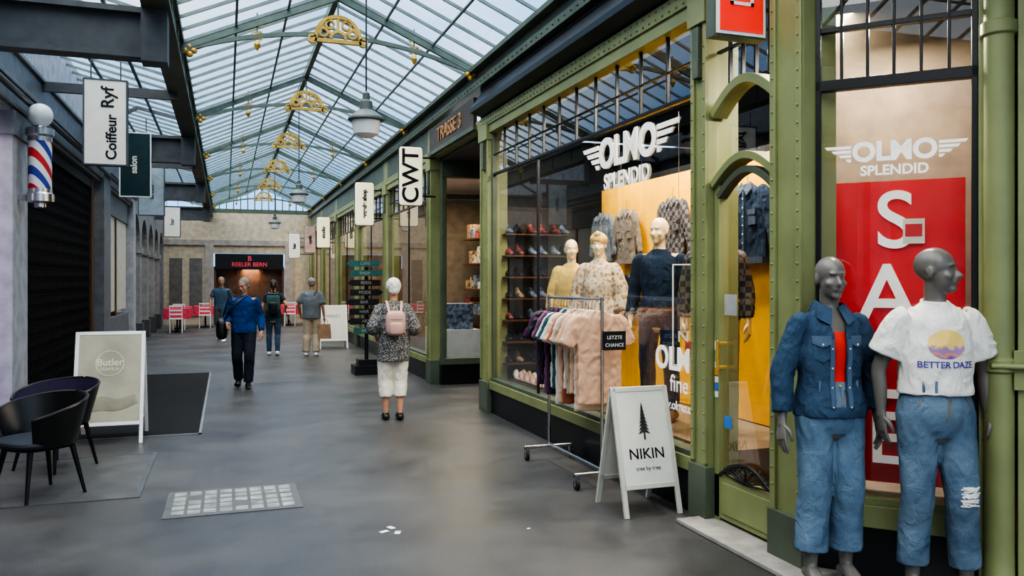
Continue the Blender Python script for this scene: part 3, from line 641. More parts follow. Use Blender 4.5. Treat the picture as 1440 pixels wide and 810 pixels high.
def figure(name,loc,rz,h,skin,top=None,bot=None,pose=None,head=(0,0,0),hair=None,shoes=None,vox=.011,eyes=None,headz=0,fem=False,curl=.45,hide_hands=False):
    P=dict(elL=(.235,.02,1.11),wrL=(.25,-.03,.87),elR=(-.235,.02,1.11),wrR=(-.25,-.03,.87),knL=(.105,-.015,.49),anL=(.11,.02,.09),knR=(-.105,-.015,.49),anR=(-.11,.02,.09),fL=(0,-1,0),fR=(0,-1,0))
    if pose: P.update(pose)
    root=empty(name,loc,rz,h/1.73)
    shw=.158 if fem else .178
    hipw=.160 if fem else .153
    PR=[(.82,hipw-.006,.108),(.92,hipw,.112),(1.0,(hipw+.128)/2,.104),(1.07,.128,.094),(1.20,.140,.102),(1.30,shw-.018,.104),(1.365,shw-.022,.09),(1.405,.108,.068),(1.452,.056,.056)]
    G=[];ex=[]
    G.append(g_loft([(0,.003,z) for z,a,b in PR],[(a-.008,b-.008) for z,a,b in PR],n=20))
    G.append(g_loft([(0,.012,1.38),(0,.008,1.45),(0,-.002,1.54)],[.058,.050,.053],n=14))
    M=Matrix.Translation((0,-.012,1.605+headz))@Euler((R(head[1]),R(head[2]),R(head[0]))).to_matrix().to_4x4()
    G+=[g_tr(g,M) for g in head_geos()]
    arms={}
    for s,k in ((1,'L'),(-1,'R')):
        sh_=V((s*shw,.005,1.368)); el=V(P['el'+k]); wr=V(P['wr'+k]); arms[k]=[V((s*(shw-.07),.005,1.375)),sh_,sh_.lerp(el,.5),el,el.lerp(wr,.45),wr]
        G.append(g_loft(arms[k],[.040,.047,.043,.037,.035,.024],n=12)); d=(wr-el).normalized()
        G.append(g_loft([wr-d*.03,wr+d*.02],[.026,.024],n=10))
        for g in ([] if hide_hands else hand_geos(wr,d,V((-s*.25,-1,0)),V((-s,0,0)),curl)): ex.append((g,skin))
        hip=V((s*.085,.0,.90)); kn=V(P['kn'+k]); an=V(P['an'+k]); f=V(P['f'+k]).normalized()
        arms['l'+k]=[hip,hip.lerp(kn,.5),kn,kn.lerp(an,.3)+V((0,.015,0)),an]
        G.append(g_loft(arms['l'+k],[.080,.068,.050,.052,.034],n=12))
        heel=an-f*.045+V((0,0,-.045)); toe=an+f*.17+V((0,0,-.062)); 
        if f.z<-.2: toe=an+f*.17
        fg=lambda e:g_loft([heel,an+V((0,0,-.03))+f*.02,an+f*.09+V((0,0,-.048))+V((0,0,f.z*.02)),toe],[(.032+e,.028+e),(.036+e,.042+e),(.042+e,.026+e*.6),(.032+e,.014+e*.5)],V((1,0,0)),n=12)
        G.append(fg(0))
        if shoes: 
            so2=MB(); so2.add(fg(.009),shoes); so2.obj('shoe_'+k,root)
    union('body',G,vox,skin,root,sm=1,extra=ex)
    if eyes:
        q=MB()
        for s in (-1,1): q.add(g_ell((s*.031,-.074,.002),(.012,.010,.007),10,6),WHITE,M); q.add(g_ell((s*.031,-.081,.002),(.006,.005,.006),8,6),BLACK,M); q.add(g_loft([(s*.016,-.090,.022),(s*.034,-.088,.027),(s*.05,-.076,.022)],[.003,.004,.003],n=6),eyes,M)
        q.add(g_ell((0,-.094,-.058),(.021,.004,.005),10,6),mat('lips',(.45,.16,.13),.5),M)
        q.obj('face_details',root)
    if hair:
        hm,style=hair; HG=[g_ell((0,.022,.040),(.083,.095,.088),20,14)]
        if style=='curly': HG=[g_ell((0,.022,.035),(.092,.104,.100),20,14),g_ell((0,.07,-.02),(.07,.05,.06))]
        if style=='short': HG.append(g_ell((0,.05,-.01),(.074,.058,.055)))
        if style=='pony': HG+= [g_ell((0,.05,-.01),(.078,.062,.07)),g_ell((0,.125,.05),(.028,.028,.028)),g_loft([(0,.13,.05),(0,.16,0),(0,.15,-.09),(0,.13,-.17)],[.022,.03,.028,.01],n=10)]
        HG=[g_tr(g,M) for g in HG]; Mi=M.inverted()
        def hc(c):
            l=Mi@c; return (l.y<-.035 and l.z<.062) or (style=='short' and l.z<.0 and l.y<.02)
        union('hair',HG,.008,hm,root,sm=1,wr=.006 if style=='curly' else .002,wf=45 if style=='curly' else 60,cut=hc)
    if top:
        wd=top.get('w',1.); z0=top.get('z0',.82); e=top.get('e',.016); bx=top.get('box',.0)
        def samp(z):
            if z<=PR[0][0]: return PR[0][1]+.004,PR[0][2]+.002
            for i in range(len(PR)-1):
                if PR[i][0]<=z<=PR[i+1][0]:
                    f=(z-PR[i][0])/(PR[i+1][0]-PR[i][0]); return PR[i][1]+(PR[i+1][1]-PR[i][1])*f,PR[i][2]+(PR[i+1][2]-PR[i][2])*f
        zs=[z0]+[z for z,a,b in PR if z>z0+.025]; pts=[];rd=[]
        for z in zs:
            a,b=samp(z)
            if z<1.3: a=max(a,bx); b=max(b,bx*.70)
            fe=1. if z<1.25 else (.8 if z<1.34 else (.6 if z<1.39 else (.4 if z<1.43 else .2)))
            k_=wd if z<1.3 else 1+(wd-1)*.3
            pts.append((0,.003,z)); rd.append(((a+e*fe)*k_,(b+e*fe)*k_))
        TG=[g_loft(pts,rd,n=24,rnd=False)]
        for k in 'LR':
            rr_=[.036,.050+e*.35,.048+e*.6,.044+e*.8,.042+e*.7,.033+e*.6] if not top.get('loose') else [.040,.054+e*.35,.060+e,.066+e,.062+e,.05+e]
            ps,rs=poly_cut(arms[k],rr_,top.get('sl',1.)); TG.append(g_loft(ps,rs,n=14,rnd=False))
        o=union('top',TG,top.get('vox',vox),top['m'],root,sm=3,wr=top.get('wr',.004),wf=top.get('wf',10),cut=top.get('cut'),solid=top.get('solid',0),seed=top.get('seed',1))
        root['top']=o.name
    if bot:
        e=bot.get('e',.014); zt=bot.get('zt',1.03); BG=[g_loft([(0,.003,.79),(0,.003,.85),(0,.003,.92),(0,.005,.98),(0,.005,zt)],[(hipw-.02+e,.095+e*.5),(hipw+.002+e,.108+e*.8),(hipw+.003+e,.110+e),(hipw-.012+e,.104+e),(.133+e*.5,.100+e*.5)],n=26,rnd=False)]
        for k in 'LR':
            ps,rs=poly_cut(arms['l'+k],[v+e for v in bot.get('r',(.086,.074,.058,.056,.046))],bot.get('t',1.)); BG.append(g_loft(ps,rs,n=16,rnd=False))
        o=union('trousers',BG,bot.get('vox',vox),bot['m'],root,sm=4,wr=bot.get('wr',.003),wf=bot.get('wf',9),seed=3)
        root['bot']=o.name
    return root,M
SKIN=mat('skin',(.50,.26,.165),.55,var=.06,vs=20); SKIN2=mat('skin_tanned',(.38,.19,.115),.55,var=.06,vs=20)
MAN=mat('mannequin_grey',(.175,.155,.135),.32,var=.05); MANC=mat('mannequin_cream',(.80,.62,.38),.4,var=.03)
WHAIR=mat('white_hair',(.74,.70,.64),.8,bump=.6,bs=70,var=.15,vs=50); GHAIR=mat('grey_hair',(.22,.20,.18),.8,var=.2,vs=50); DHAIR=mat('dark_hair',(.03,.02,.015),.6)
def denim(n,c,c2): return mat(n,c,.9,col2=c2,vs=5,bump=.4,bs=160,spec=.2,fold=.55)
DEN_SH=denim('denim_shirt',(.055,.095,.15),(.032,.060,.105)); JEAN=denim('blue_jeans',(.17,.255,.34),(.09,.145,.215)); JEAN2=denim('stonewashed_jeans',(.16,.23,.30),(.075,.12,.18)); NAVY=mat('navy_cloth',(.012,.014,.028),.85)
TEE=mat('white_cotton',(.80,.76,.69),.9,var=.03,bump=.2,bs=120,fold=.5)
BLUEJ=mat('blue_jumper',(.010,.050,.18),.9,var=.2,bump=.3,spec=.2,fold=.6); 
r,M=figure('elderly_man',(.26,13.3,0),R(-6),1.70,SKIN,top=dict(m=BLUEJ,z0=.86,sl=.98,w=1.08,e=.024,wr=.006,box=.15),bot=dict(m=NAVY,e=.018,r=(.09,.08,.064,.062,.055),t=.99,zt=.98),
  pose=dict(knL=(.09,-.10,.50),anL=(.07,-.06,.085),fL=(.1,-1,.0),knR=(-.10,-.02,.49),anR=(-.09,.14,.12),fR=(-.1,-1,-.35),elL=(.25,.03,1.12),wrL=(.27,-.08,.89),elR=(-.26,.06,1.12),wrR=(-.24,-.12,1.02)),
  head=(-28,12,0),hair=(GHAIR,'short'),shoes=BLACK,eyes=GHAIR)
m=MB(); m.add(g_ell((-.33,.04,.93),(.085,.16,.17),18,12,.6),BLACK); m.add(g_loft([(.06,-.03,1.47),(-.08,-.12,1.36),(-.2,-.13,1.2),(-.3,-.06,1.02)],[(.018,.006)]*4,(1,0,.3),n=8),BLACK); m.add(g_loft([(-.12,.03,1.46),(-.22,.0,1.42),(-.30,.02,1.2),(-.33,.04,1.05)],[(.018,.006)]*4,(0,1,0),n=8),BLACK); m.obj('shoulder_bag',r)
m=MB(); 
for s in (-1,1): m.add(g_sweep([(s*.031+.021*math.cos(R(a)),-.094,.0+.017*math.sin(R(a))) for a in range(0,361,30)],.003,.003,(0,1,0)),BLACK,M)
m.obj('spectacles',r)
PATT=checkmat('patterned_blouse',(.34,.325,.30),(.07,.07,.073),60,True)
PINK=mat('pink_leather',(.52,.32,.27),.5,var=.05); WTR=mat('white_trousers',(.72,.67,.57),.85,var=.04,fold=.5)
r,M=figure('elderly_woman',(1.88,9.65,0),R(176),1.68,SKIN,top=dict(m=PATT,z0=.72,sl=.62,w=1.10,e=.020,loose=True,wr=.006,box=.148),bot=dict(m=WTR,e=.022,r=(.088,.080,.066,.060,.05),t=.76,wr=.006),
  pose=dict(knL=(.095,-.05,.49),anL=(.09,-.02,.085),knR=(-.085,-.03,.49),anR=(-.075,.05,.09),elL=(.25,.03,1.13),wrL=(.20,-.17,1.02),elR=(-.25,.03,1.12),wrR=(-.20,-.18,1.0)),
  head=(0,4,0),hair=(WHAIR,'curly'),shoes=BLACK,fem=True,eyes=WHAIR)
m=MB(); m.add(g_ell((0,.20,1.19),(.12,.07,.15),20,14,.55),PINK); m.add(g_ell((0,.255,1.13),(.085,.035,.075),16,10,.5),PINK); m.add(g_loft([(-.03,.19,1.34),(0,.19,1.39),(.03,.19,1.34)],[.008]*3,n=6),PINK)
m.add(g_sweep([(-.085,.262,1.235),(0,.274,1.235),(.085,.262,1.235)],.004,.006,(0,0,1)),BROWN)
for s in (-1,1): m.add(g_loft([(s*.07,.16,1.32),(s*.09,.06,1.445),(s*.10,-.07,1.42),(s*.12,-.14,1.28),(s*.14,-.10,1.13),(s*.12,.12,1.07)],[(.016,.005)]*6,(1,0,0),n=8),PINK)
m.obj('backpack',r)
r,M=figure('man',(-.12,23.6,0),R(-12),1.76,SKIN2,top=dict(m=mat('slate_tee',(.045,.085,.13),.9),z0=.84,sl=.45,w=1.08,e=.02,box=.15),bot=dict(m=mat('grey_shorts',(.09,.09,.10),.9),e=.03,t=.52),
  pose=dict(knL=(.10,-.12,.5),anL=(.10,-.13,.09),knR=(-.09,0,.49),anR=(-.09,.2,.14),fR=(0,-1,-.4),elL=(.27,.08,1.13),wrL=(.27,.0,.90),elR=(-.27,-.02,1.13),wrR=(-.25,-.14,.93)),head=(15,5,0),hair=(GHAIR,'short'),shoes=WHITE,eyes=DHAIR,vox=.013)
r,M=figure('woman',(.99,18.8,0),R(175),1.68,SKIN,top=dict(m=mat('dark_tee',(.02,.03,.045),.9),z0=.86,sl=.4,w=1.05,e=.015),bot=dict(m=denim('mid_jeans',(.06,.10,.15),(.035,.06,.10)),e=.008),
  pose=dict(knL=(.10,-.10,.5),anL=(.10,-.10,.09),knR=(-.09,0,.49),anR=(-.09,.14,.11),fR=(0,-1,-.4),elR=(-.28,.05,1.15),wrR=(-.26,-.14,1.05)),hair=(DHAIR,'pony'),shoes=WHITE,fem=True,vox=.013)
m=MB(); RG=mat('green_rucksack',(.035,.09,.075),.8); m.add(g_ell((0,.22,1.19),(.15,.10,.22),18,12,.55),RG); m.add(g_ell((0,.31,1.13),(.10,.04,.10),14,10,.5),BLACK); m.add(g_ell((0,.22,1.39),(.12,.08,.04),14,8,.6),BLACK)
for s in (-1,1): m.add(g_loft([(s*.08,.16,1.36),(s*.1,.05,1.445),(s*.11,-.09,1.40),(s*.13,-.13,1.22),(s*.14,.1,1.05)],[(.02,.006)]*5,(1,0,0),n=8),BLACK)
m.cyl((-.26,-.15,1.0),(-.40,.02,.68),.012,BLACK); m.obj('rucksack',r)
BG_=mat('beige_trousers',(.42,.34,.25),.9)
r,M=figure('man',(1.78,18.45,0),R(170),1.72,SKIN2,top=dict(m=mat('grey_shirt',(.13,.145,.16),.9),z0=.82,sl=.5,w=1.12,e=.022,loose=True,box=.155),bot=dict(m=BG_,e=.022,r=(.09,.08,.068,.064,.06)),
  pose=dict(knL=(.10,-.03,.49),anL=(.12,.0,.09),knR=(-.09,-.05,.49),anR=(-.10,.06,.09),elL=(.28,.0,1.13),wrL=(.26,-.12,.93),wrR=(-.27,-.02,.86)),hair=(GHAIR,'short'),shoes=WHITE,vox=.013)
m=MB(); m.add(g_prism([(-.14,-.09,.38),(-.42,-.09,.38),(-.40,-.09,.70),(-.16,-.09,.70)],(0,.16,0)),mat('paper_bag',(.34,.20,.12),.8)); m.add(g_loft([(-.2,-.02,.7),(-.22,-.03,.79),(-.32,-.03,.79),(-.35,-.02,.7)],[.005]*4,n=6),BROWN)
m.add(g_loft([(.16,-.08,.95),(.05,.13,1.2),(-.12,.06,1.45)],[(.02,.006)]*3,(1,0,0),n=8),BLACK); m.obj('shopping_bag',r)
# ---------------------------------------------------------------- mannequins outside
def proj(bvh,pts,off=.003,y=-1.):
    o=[]
    for p in pts:
        h=bvh.ray_cast(V((p[0],y,p[2])),V((0,1,0)))
        o.append(V((p[0],h[0].y-off,p[2])) if h[0] else V(p))
    return o
def bvh_of(o): 
    me=o.data; return BVHTree.FromPolygons([v.co for v in me.vertices],[tuple(p.vertices) for p in me.polygons])
def text_mesh(s,size,cx,cz,bold=.002,sx=1.):
    c=bpy.data.curves.new('t','FONT'); c.body=s; c.size=size; c.offset=bold; c.align_x='CENTER'; c.align_y='CENTER'; o=bpy.data.objects.new('t',c); COL.objects.link(o)
    dg=bpy.context.evaluated_depsgraph_get(); dg.update(); me=bpy.data.meshes.new_from_object(o.evaluated_get(dg)); bpy.data.objects.remove(o)
    bm=bmesh.new(); bm.from_mesh(me); bmesh.ops.triangulate(bm,faces=bm.faces)
    for _ in range(3):
        ed=[q for q in bm.edges if q.calc_length()>.008]
        if ed: bmesh.ops.subdivide_edges(bm,edges=ed,cuts=1); bmesh.ops.triangulate(bm,faces=bm.faces)
    vs=[V((v.co.x*sx+cx,0,v.co.y+cz)) for v in bm.verts]; bm.verts.index_update(); fs=[tuple(v.index for v in f.verts) for f in bm.faces]; bm.free()
    return vs,fs
def patch(q,b,poly,off,th,m):
    x0,x1,z0,z1,dr=poly; n=6; top=[];bot=[]
    for i in range(n+1):
        x=x0+(x1-x0)*i/n; top.append((x,0,z1)); bot.append((x,0,z0-dr*(1-abs(2*i/n-1))))
    T=proj(b,top,off);B=proj(b,bot,off)
    vs=T+B+[p+V((0,th,0)) for p in T]+[p+V((0,th,0)) for p in B]; k=n+1; fs=[]
    for i in range(n):
        fs+=[(i,i+1,k+i+1,k+i),(2*k+i,2*k+i+1,i+1,i),(k+i,k+i+1,3*k+i+1,3*k+i)]
    fs+=[(0,k,3*k,2*k),(n,2*k+n,3*k+n,k+n)]
    q.add((vs,fs),m)
THR=mat('denim_seam',(.08,.125,.19),.9)
def denim_details(r,z_lo,xopen=.035):
    b=bvh_of(bpy.data.objects[r['top']]); q=MB()
    for s in (-1,1):
        patch(q,b,(s*.055,s*.13,1.19,1.28,.02),.005,.012,DEN_SH)
        patch(q,b,(s*.052,s*.133,1.265,1.305,.018),.010,.012,THR)
        q.add(g_ell(tuple(proj(b,[(s*.0925,0,1.262)],.014)[0]),(.006,.003,.006),8,5),CREAM)
        P=proj(b,[(s*(xopen+.012),0,z_lo+.02+k*.05) for k in range(int((1.34-z_lo)/.05))],.004)
        q.add(g_sweep(P,.022,.006,(1,0,0)),THR)
        for p in P[::2]: q.add(g_ell((p.x,p.y-.004,p.z),(.005,.003,.005),8,5),CREAM)
        q.add(g_prism([(s*.018,-.062,1.445),(s*.072,-.03,1.468),(s*.105,-.085,1.395),(s*.045,-.112,1.36)],(0,.012,.006)),DEN_SH)
        q.add(g_prism([(s*.072,-.03,1.468),(s*.058,.06,1.485),(s*.085,.06,1.43),(s*.105,-.085,1.395)],(-s*.008,0,.004)),DEN_SH)
    q.add(g_prism([(-.058,.06,1.485),(.058,.06,1.485),(.085,.075,1.43),(-.085,.075,1.43)],(0,.01,0)),DEN_SH)
    q.obj('shirt_details',r)
def jeans_details(r,Mt,zt=1.03):
    b=bvh_of(bpy.data.objects[r['bot']]); q=MB(); TH=mat('orange_thread',(.30,.18,.08),.9)
    q.add(g_loft([(0,.005,zt-.035),(0,.005,zt+.006)],[(.150,.117),(.147,.114)],n=28,rnd=False,smooth=False),Mt)
    for x in (-.10,-.05,.05,.10): 
        p=proj(b,[(x,0,zt-.05)],.008)[0]; q.box(x-.006,x+.006,p.y-.006,p.y+.004,zt-.045,zt+.012,Mt)
    q.add(g_ell((0,-.118,zt-.014),(.009,.005,.009),10,6),GOLD)
    P=proj(b,[(.006,0,zt-.04-k*.02) for k in range(8)],.002); q.add(g_sweep(P,.003,.003,(1,0,0)),TH)
    P=proj(b,[(.028-.0035*k,0,zt-.04-k*.02) for k in range(8)],.002); q.add(g_sweep(P,.003,.003,(1,0,0)),TH)
    for s in (-1,1):
        P=proj(b,[(s*(.06+.075*(k/6)),0,zt-.045-.085*(k/6)**2.0) for k in range(7)],.002); q.add(g_sweep(P,.004,.004,(0,0,1)),TH)
    q.obj('jeans_details',r)
dcut=lambda c: (abs(c.x)<.030+ max(0,(c.z-1.30))*.25 and c.y<-.03 and c.z>.94) 
r,M=figure('display_mannequin',(3.04,3.56,.05),R(-14),1.74,MAN,top=dict(m=DEN_SH,z0=.88,sl=.93,w=1.06,e=.024,cut=dcut,solid=.006,vox=.007,wr=.0045,wf=12,box=.132),
  bot=dict(m=JEAN,e=.018,r=(.084,.074,.068,.068,.070),t=.90,zt=1.06,wr=.0025,wf=10,vox=.009),
  pose=dict(elL=(.25,.02,1.11),wrL=(.25,-.03,.87),elR=(-.25,.02,1.11),wrR=(-.275,-.03,.86),knL=(.09,-.02,.49),anL=(.10,.02,.085),knR=(-.09,-.02,.49),anR=(-.105,.0,.085)),vox=.0075,fem=True,curl=.3)
denim_details(r,.92); jeans_details(r,JEAN,1.06)
m=MB(); m.add(g_loft([(0,-.0,1.02),(0,-.002,1.12),(0,-.006,1.22),(0,-.006,1.28)],[(.10,.107),(.10,.105),(.10,.114),(.09,.108)],n=24),mat('red_tank',(.80,.03,.015),.8)); m.obj('red_top',r)
def stand(r):
    m=MB(); m.add(g_lathe((0,.03,0),[(.17,-.05),(.17,-.04),(.02,-.035)],28),CHROME); m.obj('base_plate',r)
stand(r)
r,M=figure('display_mannequin',(3.41,3.22,.05),R(-22),1.78,MAN,top=dict(m=TEE,z0=1.0,sl=.47,w=1.05,e=.026,loose=True,vox=.007,wr=.0045,wf=8,box=.142),
  bot=dict(m=JEAN2,e=.02,r=(.082,.070,.058,.056,.054),t=.92,zt=1.08,wr=.003,wf=11,vox=.009),
  pose=dict(elL=(.26,.05,1.12),wrL=(.28,.05,.89),elR=(-.25,.06,1.12),wrR=(-.24,.06,.90),knL=(.10,-.06,.50),anL=(.15,.0,.085),knR=(-.095,-.02,.49),anR=(-.10,.03,.085)),vox=.0075,fem=True,head=(52,-3,0),curl=.3)
jeans_details(r,JEAN2,1.06); stand(r)
b=bvh_of(bpy.data.objects[r['top']])
vs=[];fs=[]; cz=1.25; nr_=12; na=48; vs.append((0,0,cz))
for i in range(1,nr_+1):
    for j in range(na): t=2*math.pi*j/na; vs.append((.088*i/nr_*math.cos(t),0,cz+.070*i/nr_*math.sin(t)))
for j in range(na): fs.append((0,1+j,1+(j+1)%na))
for i in range(nr_-1):
    for j in range(na): a_=1+i*na+j; b_=1+i*na+(j+1)%na; fs.append((a_,b_,b_+na,a_+na))
pm=bpy.data.materials.new('tee_print'); pm.use_nodes=True; nt=pm.node_tree; N=nt.nodes; L=nt.links; bb=N['Principled BSDF']; bb.inputs['Roughness'].default_value=.9
tc=N.new('ShaderNodeTexCoord'); sp=N.new('ShaderNodeSeparateXYZ'); mr=N.new('ShaderNodeMapRange'); mr.inputs[1].default_value=1.17; mr.inputs[2].default_value=1.32; cr=N.new('ShaderNodeValToRGB'); cr.color_ramp.interpolation='EASE'
nz=N.new('ShaderNodeTexNoise'); nz.inputs['Scale'].default_value=30; ad=N.new('ShaderNodeMath'); ad.operation='MULTIPLY_ADD'; ad.inputs[1].default_value=.5; 
L.new(tc.outputs['Object'],sp.inputs[0]); L.new(sp.outputs[2],mr.inputs[0]); L.new(tc.outputs['Object'],nz.inputs['Vector']); L.new(nz.outputs['Fac'],ad.inputs[0]); L.new(mr.outputs[0],ad.inputs[2]); L.new(ad.outputs[0],cr.inputs[0]); L.new(cr.outputs[0],bb.inputs['Base Color'])
e=cr.color_ramp.elements; e[0].position=.3; e[0].color=(.16,.10,.42,1); e[1].position=1; e[1].color=(.88,.62,.18,1)
for p_,c_ in ((.45,(.75,.30,.16)),(.6,(.35,.22,.45)),(.75,(.9,.6,.2))): q=e.new(p_); q.color=(*c_,1)
m=MB(); m.add((proj(b,vs,.003),fs),pm); m.obj('tee_graphic',r,fix=False)
PUR=mat('purple_ink',(.10,.08,.32),.9); m=MB()
g=text_mesh('BETTER DAZE',.044,0,1.150,.0008,.96); m.add((proj(b,g[0],.004),g[1]),PUR)
m.obj('tee_lettering',r,fix=False)
m=MB(); m.add(g_loft([(.062*math.cos(R(a)),.004+.064*math.sin(R(a)),1.452-.012*math.sin(R(-a))) for a in range(0,361,20)],[.006]*19,(0,0,1),n=6,smooth=False,rnd=False),TEE); m.obj('tee_collar',r)
b=bvh_of(bpy.data.objects[r['bot']]); m=MB()
for k in range(20):
    z=.52+random.uniform(-.045,.045); x0=.06+random.uniform(0,.02); x1=.145+random.uniform(-.02,.01)
    P=proj(b,[(x0+(x1-x0)*i/5,0,z+random.uniform(-.004,.004)) for i in range(6)],.003); m.add(g_sweep(P,.006,.006,(0,0,1)),TEE)
m.obj('ripped_knee',r)
# ---------------------------------------------------------------- mannequins in window
YSH=mat('mustard_shirt',(.60,.42,.10),.85); FLO=checkmat('floral_blouse',(.30,.19,.10),(.55,.45,.32),24,True); PLD=checkmat('plaid_cloth',(.17,.14,.12),(.045,.045,.06),22)
ZP=.42
r,M=figure('window_mannequin',(3.62,6.4,ZP),R(-50),1.80,MANC,top=dict(m=denim('dark_denim',(.03,.05,.085),(.015,.028,.05)),z0=.88,sl=.95,w=1.05,e=.02),bot=dict(m=denim('indigo_jeans',(.03,.05,.095),(.018,.03,.06)),e=.012),head=(-10,0,0),shoes=BROWN,vox=.01)
m=MB(); m.add(g_loft([(0,.005,.93),(0,.005,.965)],[(.185,.14),(.185,.14)],n=24,rnd=False,smooth=False),BROWN); m.obj('belt',r)
r,M=figure('window_mannequin',(3.62,8.35,ZP),R(-35),1.70,MANC,top=dict(m=YSH,z0=.80,sl=.9,w=1.1,e=.022),bot=dict(m=BG_,e=.014),head=(20,0,0),fem=True,shoes=BROWN,vox=.011)
r,M=figure('window_mannequin',(3.60,7.6,ZP),R(-45),1.72,MANC,top=dict(m=FLO,z0=.86,sl=.9,w=1.1,e=.022,loose=True),bot=dict(m=JEAN2,e=.012),head=(10,0,0),fem=True,shoes=BROWN,vox=.011)
union('headscarf',[g_tr(g,M) for g in (g_ell((0,.01,.055),(.092,.108,.078)),g_ell((.0,-.07,.11),(.035,.03,.03)),g_loft([(0,.08,.03),(0,.12,-.05),(.02,.13,-.16)],[(.05,.02),(.04,.02),(.05,.012)],n=10))],.008,mat('ochre_scarf',(.65,.42,.12),.8),r,wr=.003,wf=30)
r,M=figure('window_mannequin',(3.75,5.72,ZP),R(-40),1.80,MANC,top=dict(m=PLD,z0=.84,sl=.95,w=1.08,e=.02),bot=dict(m=BG_,e=.014),head=(25,0,0),shoes=BROWN,vox=.011)
# ---------------------------------------------------------------- garments
def garment(name,loc,rz,m,parent=None,L_=.66,sl=.25,W=.21,coat=False,sc=1.,seed=0,th=.028,det=None):
    G=[g_loft([(0,0,-L_),(0,0,-L_*.6),(0,0,-.22),(0,0,-.09),(0,0,-.035),(0,0,0)],[(W,th),(W*.98,th),(W,th*1.1),(W*.93,th),(W*.55,th*.8),(.06,th*.7)],n=22,rnd=False)]
    for s in (-1,1):
        e=V((s*(W+.06+sl*.12),.0,-.08-sl)); G.append(g_loft([(s*W*.6,0,-.075),(s*W*.92,0,-.10),V((s*W*.95,0,-.1)).lerp(e,.5),e],[(.05,th*.8),(.065,th),(.062,th),(.058 if sl<.3 else .042,th*.9)],(1,0,0),n=12,rnd=False))
    root=empty(name,loc,rz,sc) 
    if parent: root.parent=parent
    union('cloth',G,.011,m,root,sm=2,wr=.006,wf=12,seed=seed)
    q=MB(); q.cyl((0,0,0),(0,0,.06),.003,CHROME,n=6); q.add(g_sweep([(0,0,.06),(.02,0,.08),(.01,0,.10),(-.012,0,.095)],.004,.004,(0,1,0)),CHROME)
    if coat:
        d=det or m
        q.box(-.012,.012,-th*1.35,-th*.9,-L_+.02,-.06,d)
        for s in (-1,1):
            q.box(s*.12-.045,s*.12+.045,-th*1.45,-th*.8,-.33,-.22,d); q.box(s*.12-.048,s*.12+.048,-th*1.6,-th*.8,-.25,-.21,d)
            q.add(g_prism([(0,-th*1.2,-.04),(s*.06,-th*.6,.015),(s*.10,-th*1.2,-.05),(s*.05,-th*1.5,-.10)],(0,.012,0)),d)
        for k in range(6): q.add(g_ell((0,-th*1.4,-.12-k*(L_-.2)/6),(.007,.004,.007),8,5),CREAM)
        q.box(-W,W,-th*1.1,th*1.1,-L_-.01,-L_+.04,d)
    q.obj('details',root)
    return root
SD=R(-90)
garment('denim_jacket',(4.22,5.95,2.48),SD,denim('indigo_jacket',(.025,.045,.08),(.013,.023,.045)),L_=.62,sl=.5,W=.24,coat=True,sc=1.08,det=mat('indigo_seam',(.035,.055,.095),.9),th=.035)
garment('denim_jacket',(4.22,8.8,2.45),SD,mat('grey_denim',(.13,.155,.18),.9,vs=5),L_=.56,sl=.42,W=.22,coat=True,seed=2)
garment('denim_jacket',(4.22,8.2,2.45),SD,mat('tan_corduroy',(.20,.165,.13),.9,vs=5),L_=.6,sl=.42,W=.22,coat=True,seed=3)
garment('plaid_shirt',(4.22,7.2,2.48),SD,PLD,L_=.7,sl=.48,W=.23,coat=True,seed=4)
garment('black_top',(4.22,8.2,1.72),SD,BLACK,L_=.5,sl=.2,W=.2,seed=5)
garment('denim_jacket',(4.22,6.55,2.0),SD,mat('light_denim_jkt',(.10,.15,.21),.9,vs=5),L_=.6,sl=.42,W=.22,coat=True,seed=6)
rk=empty('clothes_rack',(2.83,0,0)); m=MB()
for y in (5.92,7.05):
    m.cyl((0,y,.13),(0,y,1.52),.014,CHROME); m.cyl((-.24,y,.12),(.24,y,.12),.016,CHROME)
    for x in (-.22,.22):
        m.cyl((x-.012,y,.045),(x+.012,y,.045),.045,RUBBER,n=18); m.box(x-.02,x+.02,y-.02,y+.02,.06,.115,CHROME); m.cyl((x-.016,y,.045),(x+.016,y,.045),.02,CHROME)
m.cyl((0,5.9,1.50),(0,7.07,1.50),.014,CHROME); m.cyl((0,5.92,.14),(0,7.05,.14),.014,CHROME)
m.obj('frame',rk)
cols=[mat('peach_cotton',(.68,.41,.27),.9,var=.04),mat('peach_light',(.70,.49,.35),.9,var=.04),mat('pale_pink',(.62,.45,.38),.9,var=.04),mat('off_white_cotton',(.66,.63,.58),.9,var=.04),mat('rust',(.4,.12,.06),.9),mat('sand',(.45,.37,.26),.9),mat('teal_cloth',(.03,.10,.10),.9),mat('plum',(.10,.03,.09),.9),BLACK,mat('dusky',(.20,.10,.16),.9),BLACK]
seq=[0,1,3,0,5,3,4,1,3,6,3,8,7,9,8,7,10]
for i,c in enumerate(seq):
    garment('hanging_shirt',(random.uniform(-.01,.01),5.98+i*.061,1.41),R(random.uniform(-9,9)),cols[c],parent=rk,L_=.68+random.uniform(-.03,.14),sl=.20,W=.175+(.03 if i==0 else 0),seed=i,th=.016)
m=MB(); m.box(-.02,.18,5.86,5.865,1.10,1.25,BLACK); m.obj('price_card',rk); text('lettering','LETZTE',(.08,5.855,1.20),.04,FRONT,WHITE,rk,ext=.0005); text('lettering','CHANCE',(.08,5.855,1.14),.04,FRONT,WHITE,rk,ext=.0005)
m=MB(); m.box(3.40,3.62,5.6,5.61,.98,1.18,RED); m.cyl((3.51,5.61,.42),(3.51,5.61,1.0),.008,CHROME); o=m.obj('red_price_sign'); text('lettering','SALE',(3.51,5.595,1.08),.07,FRONT,WHITE,o,ext=.0005)
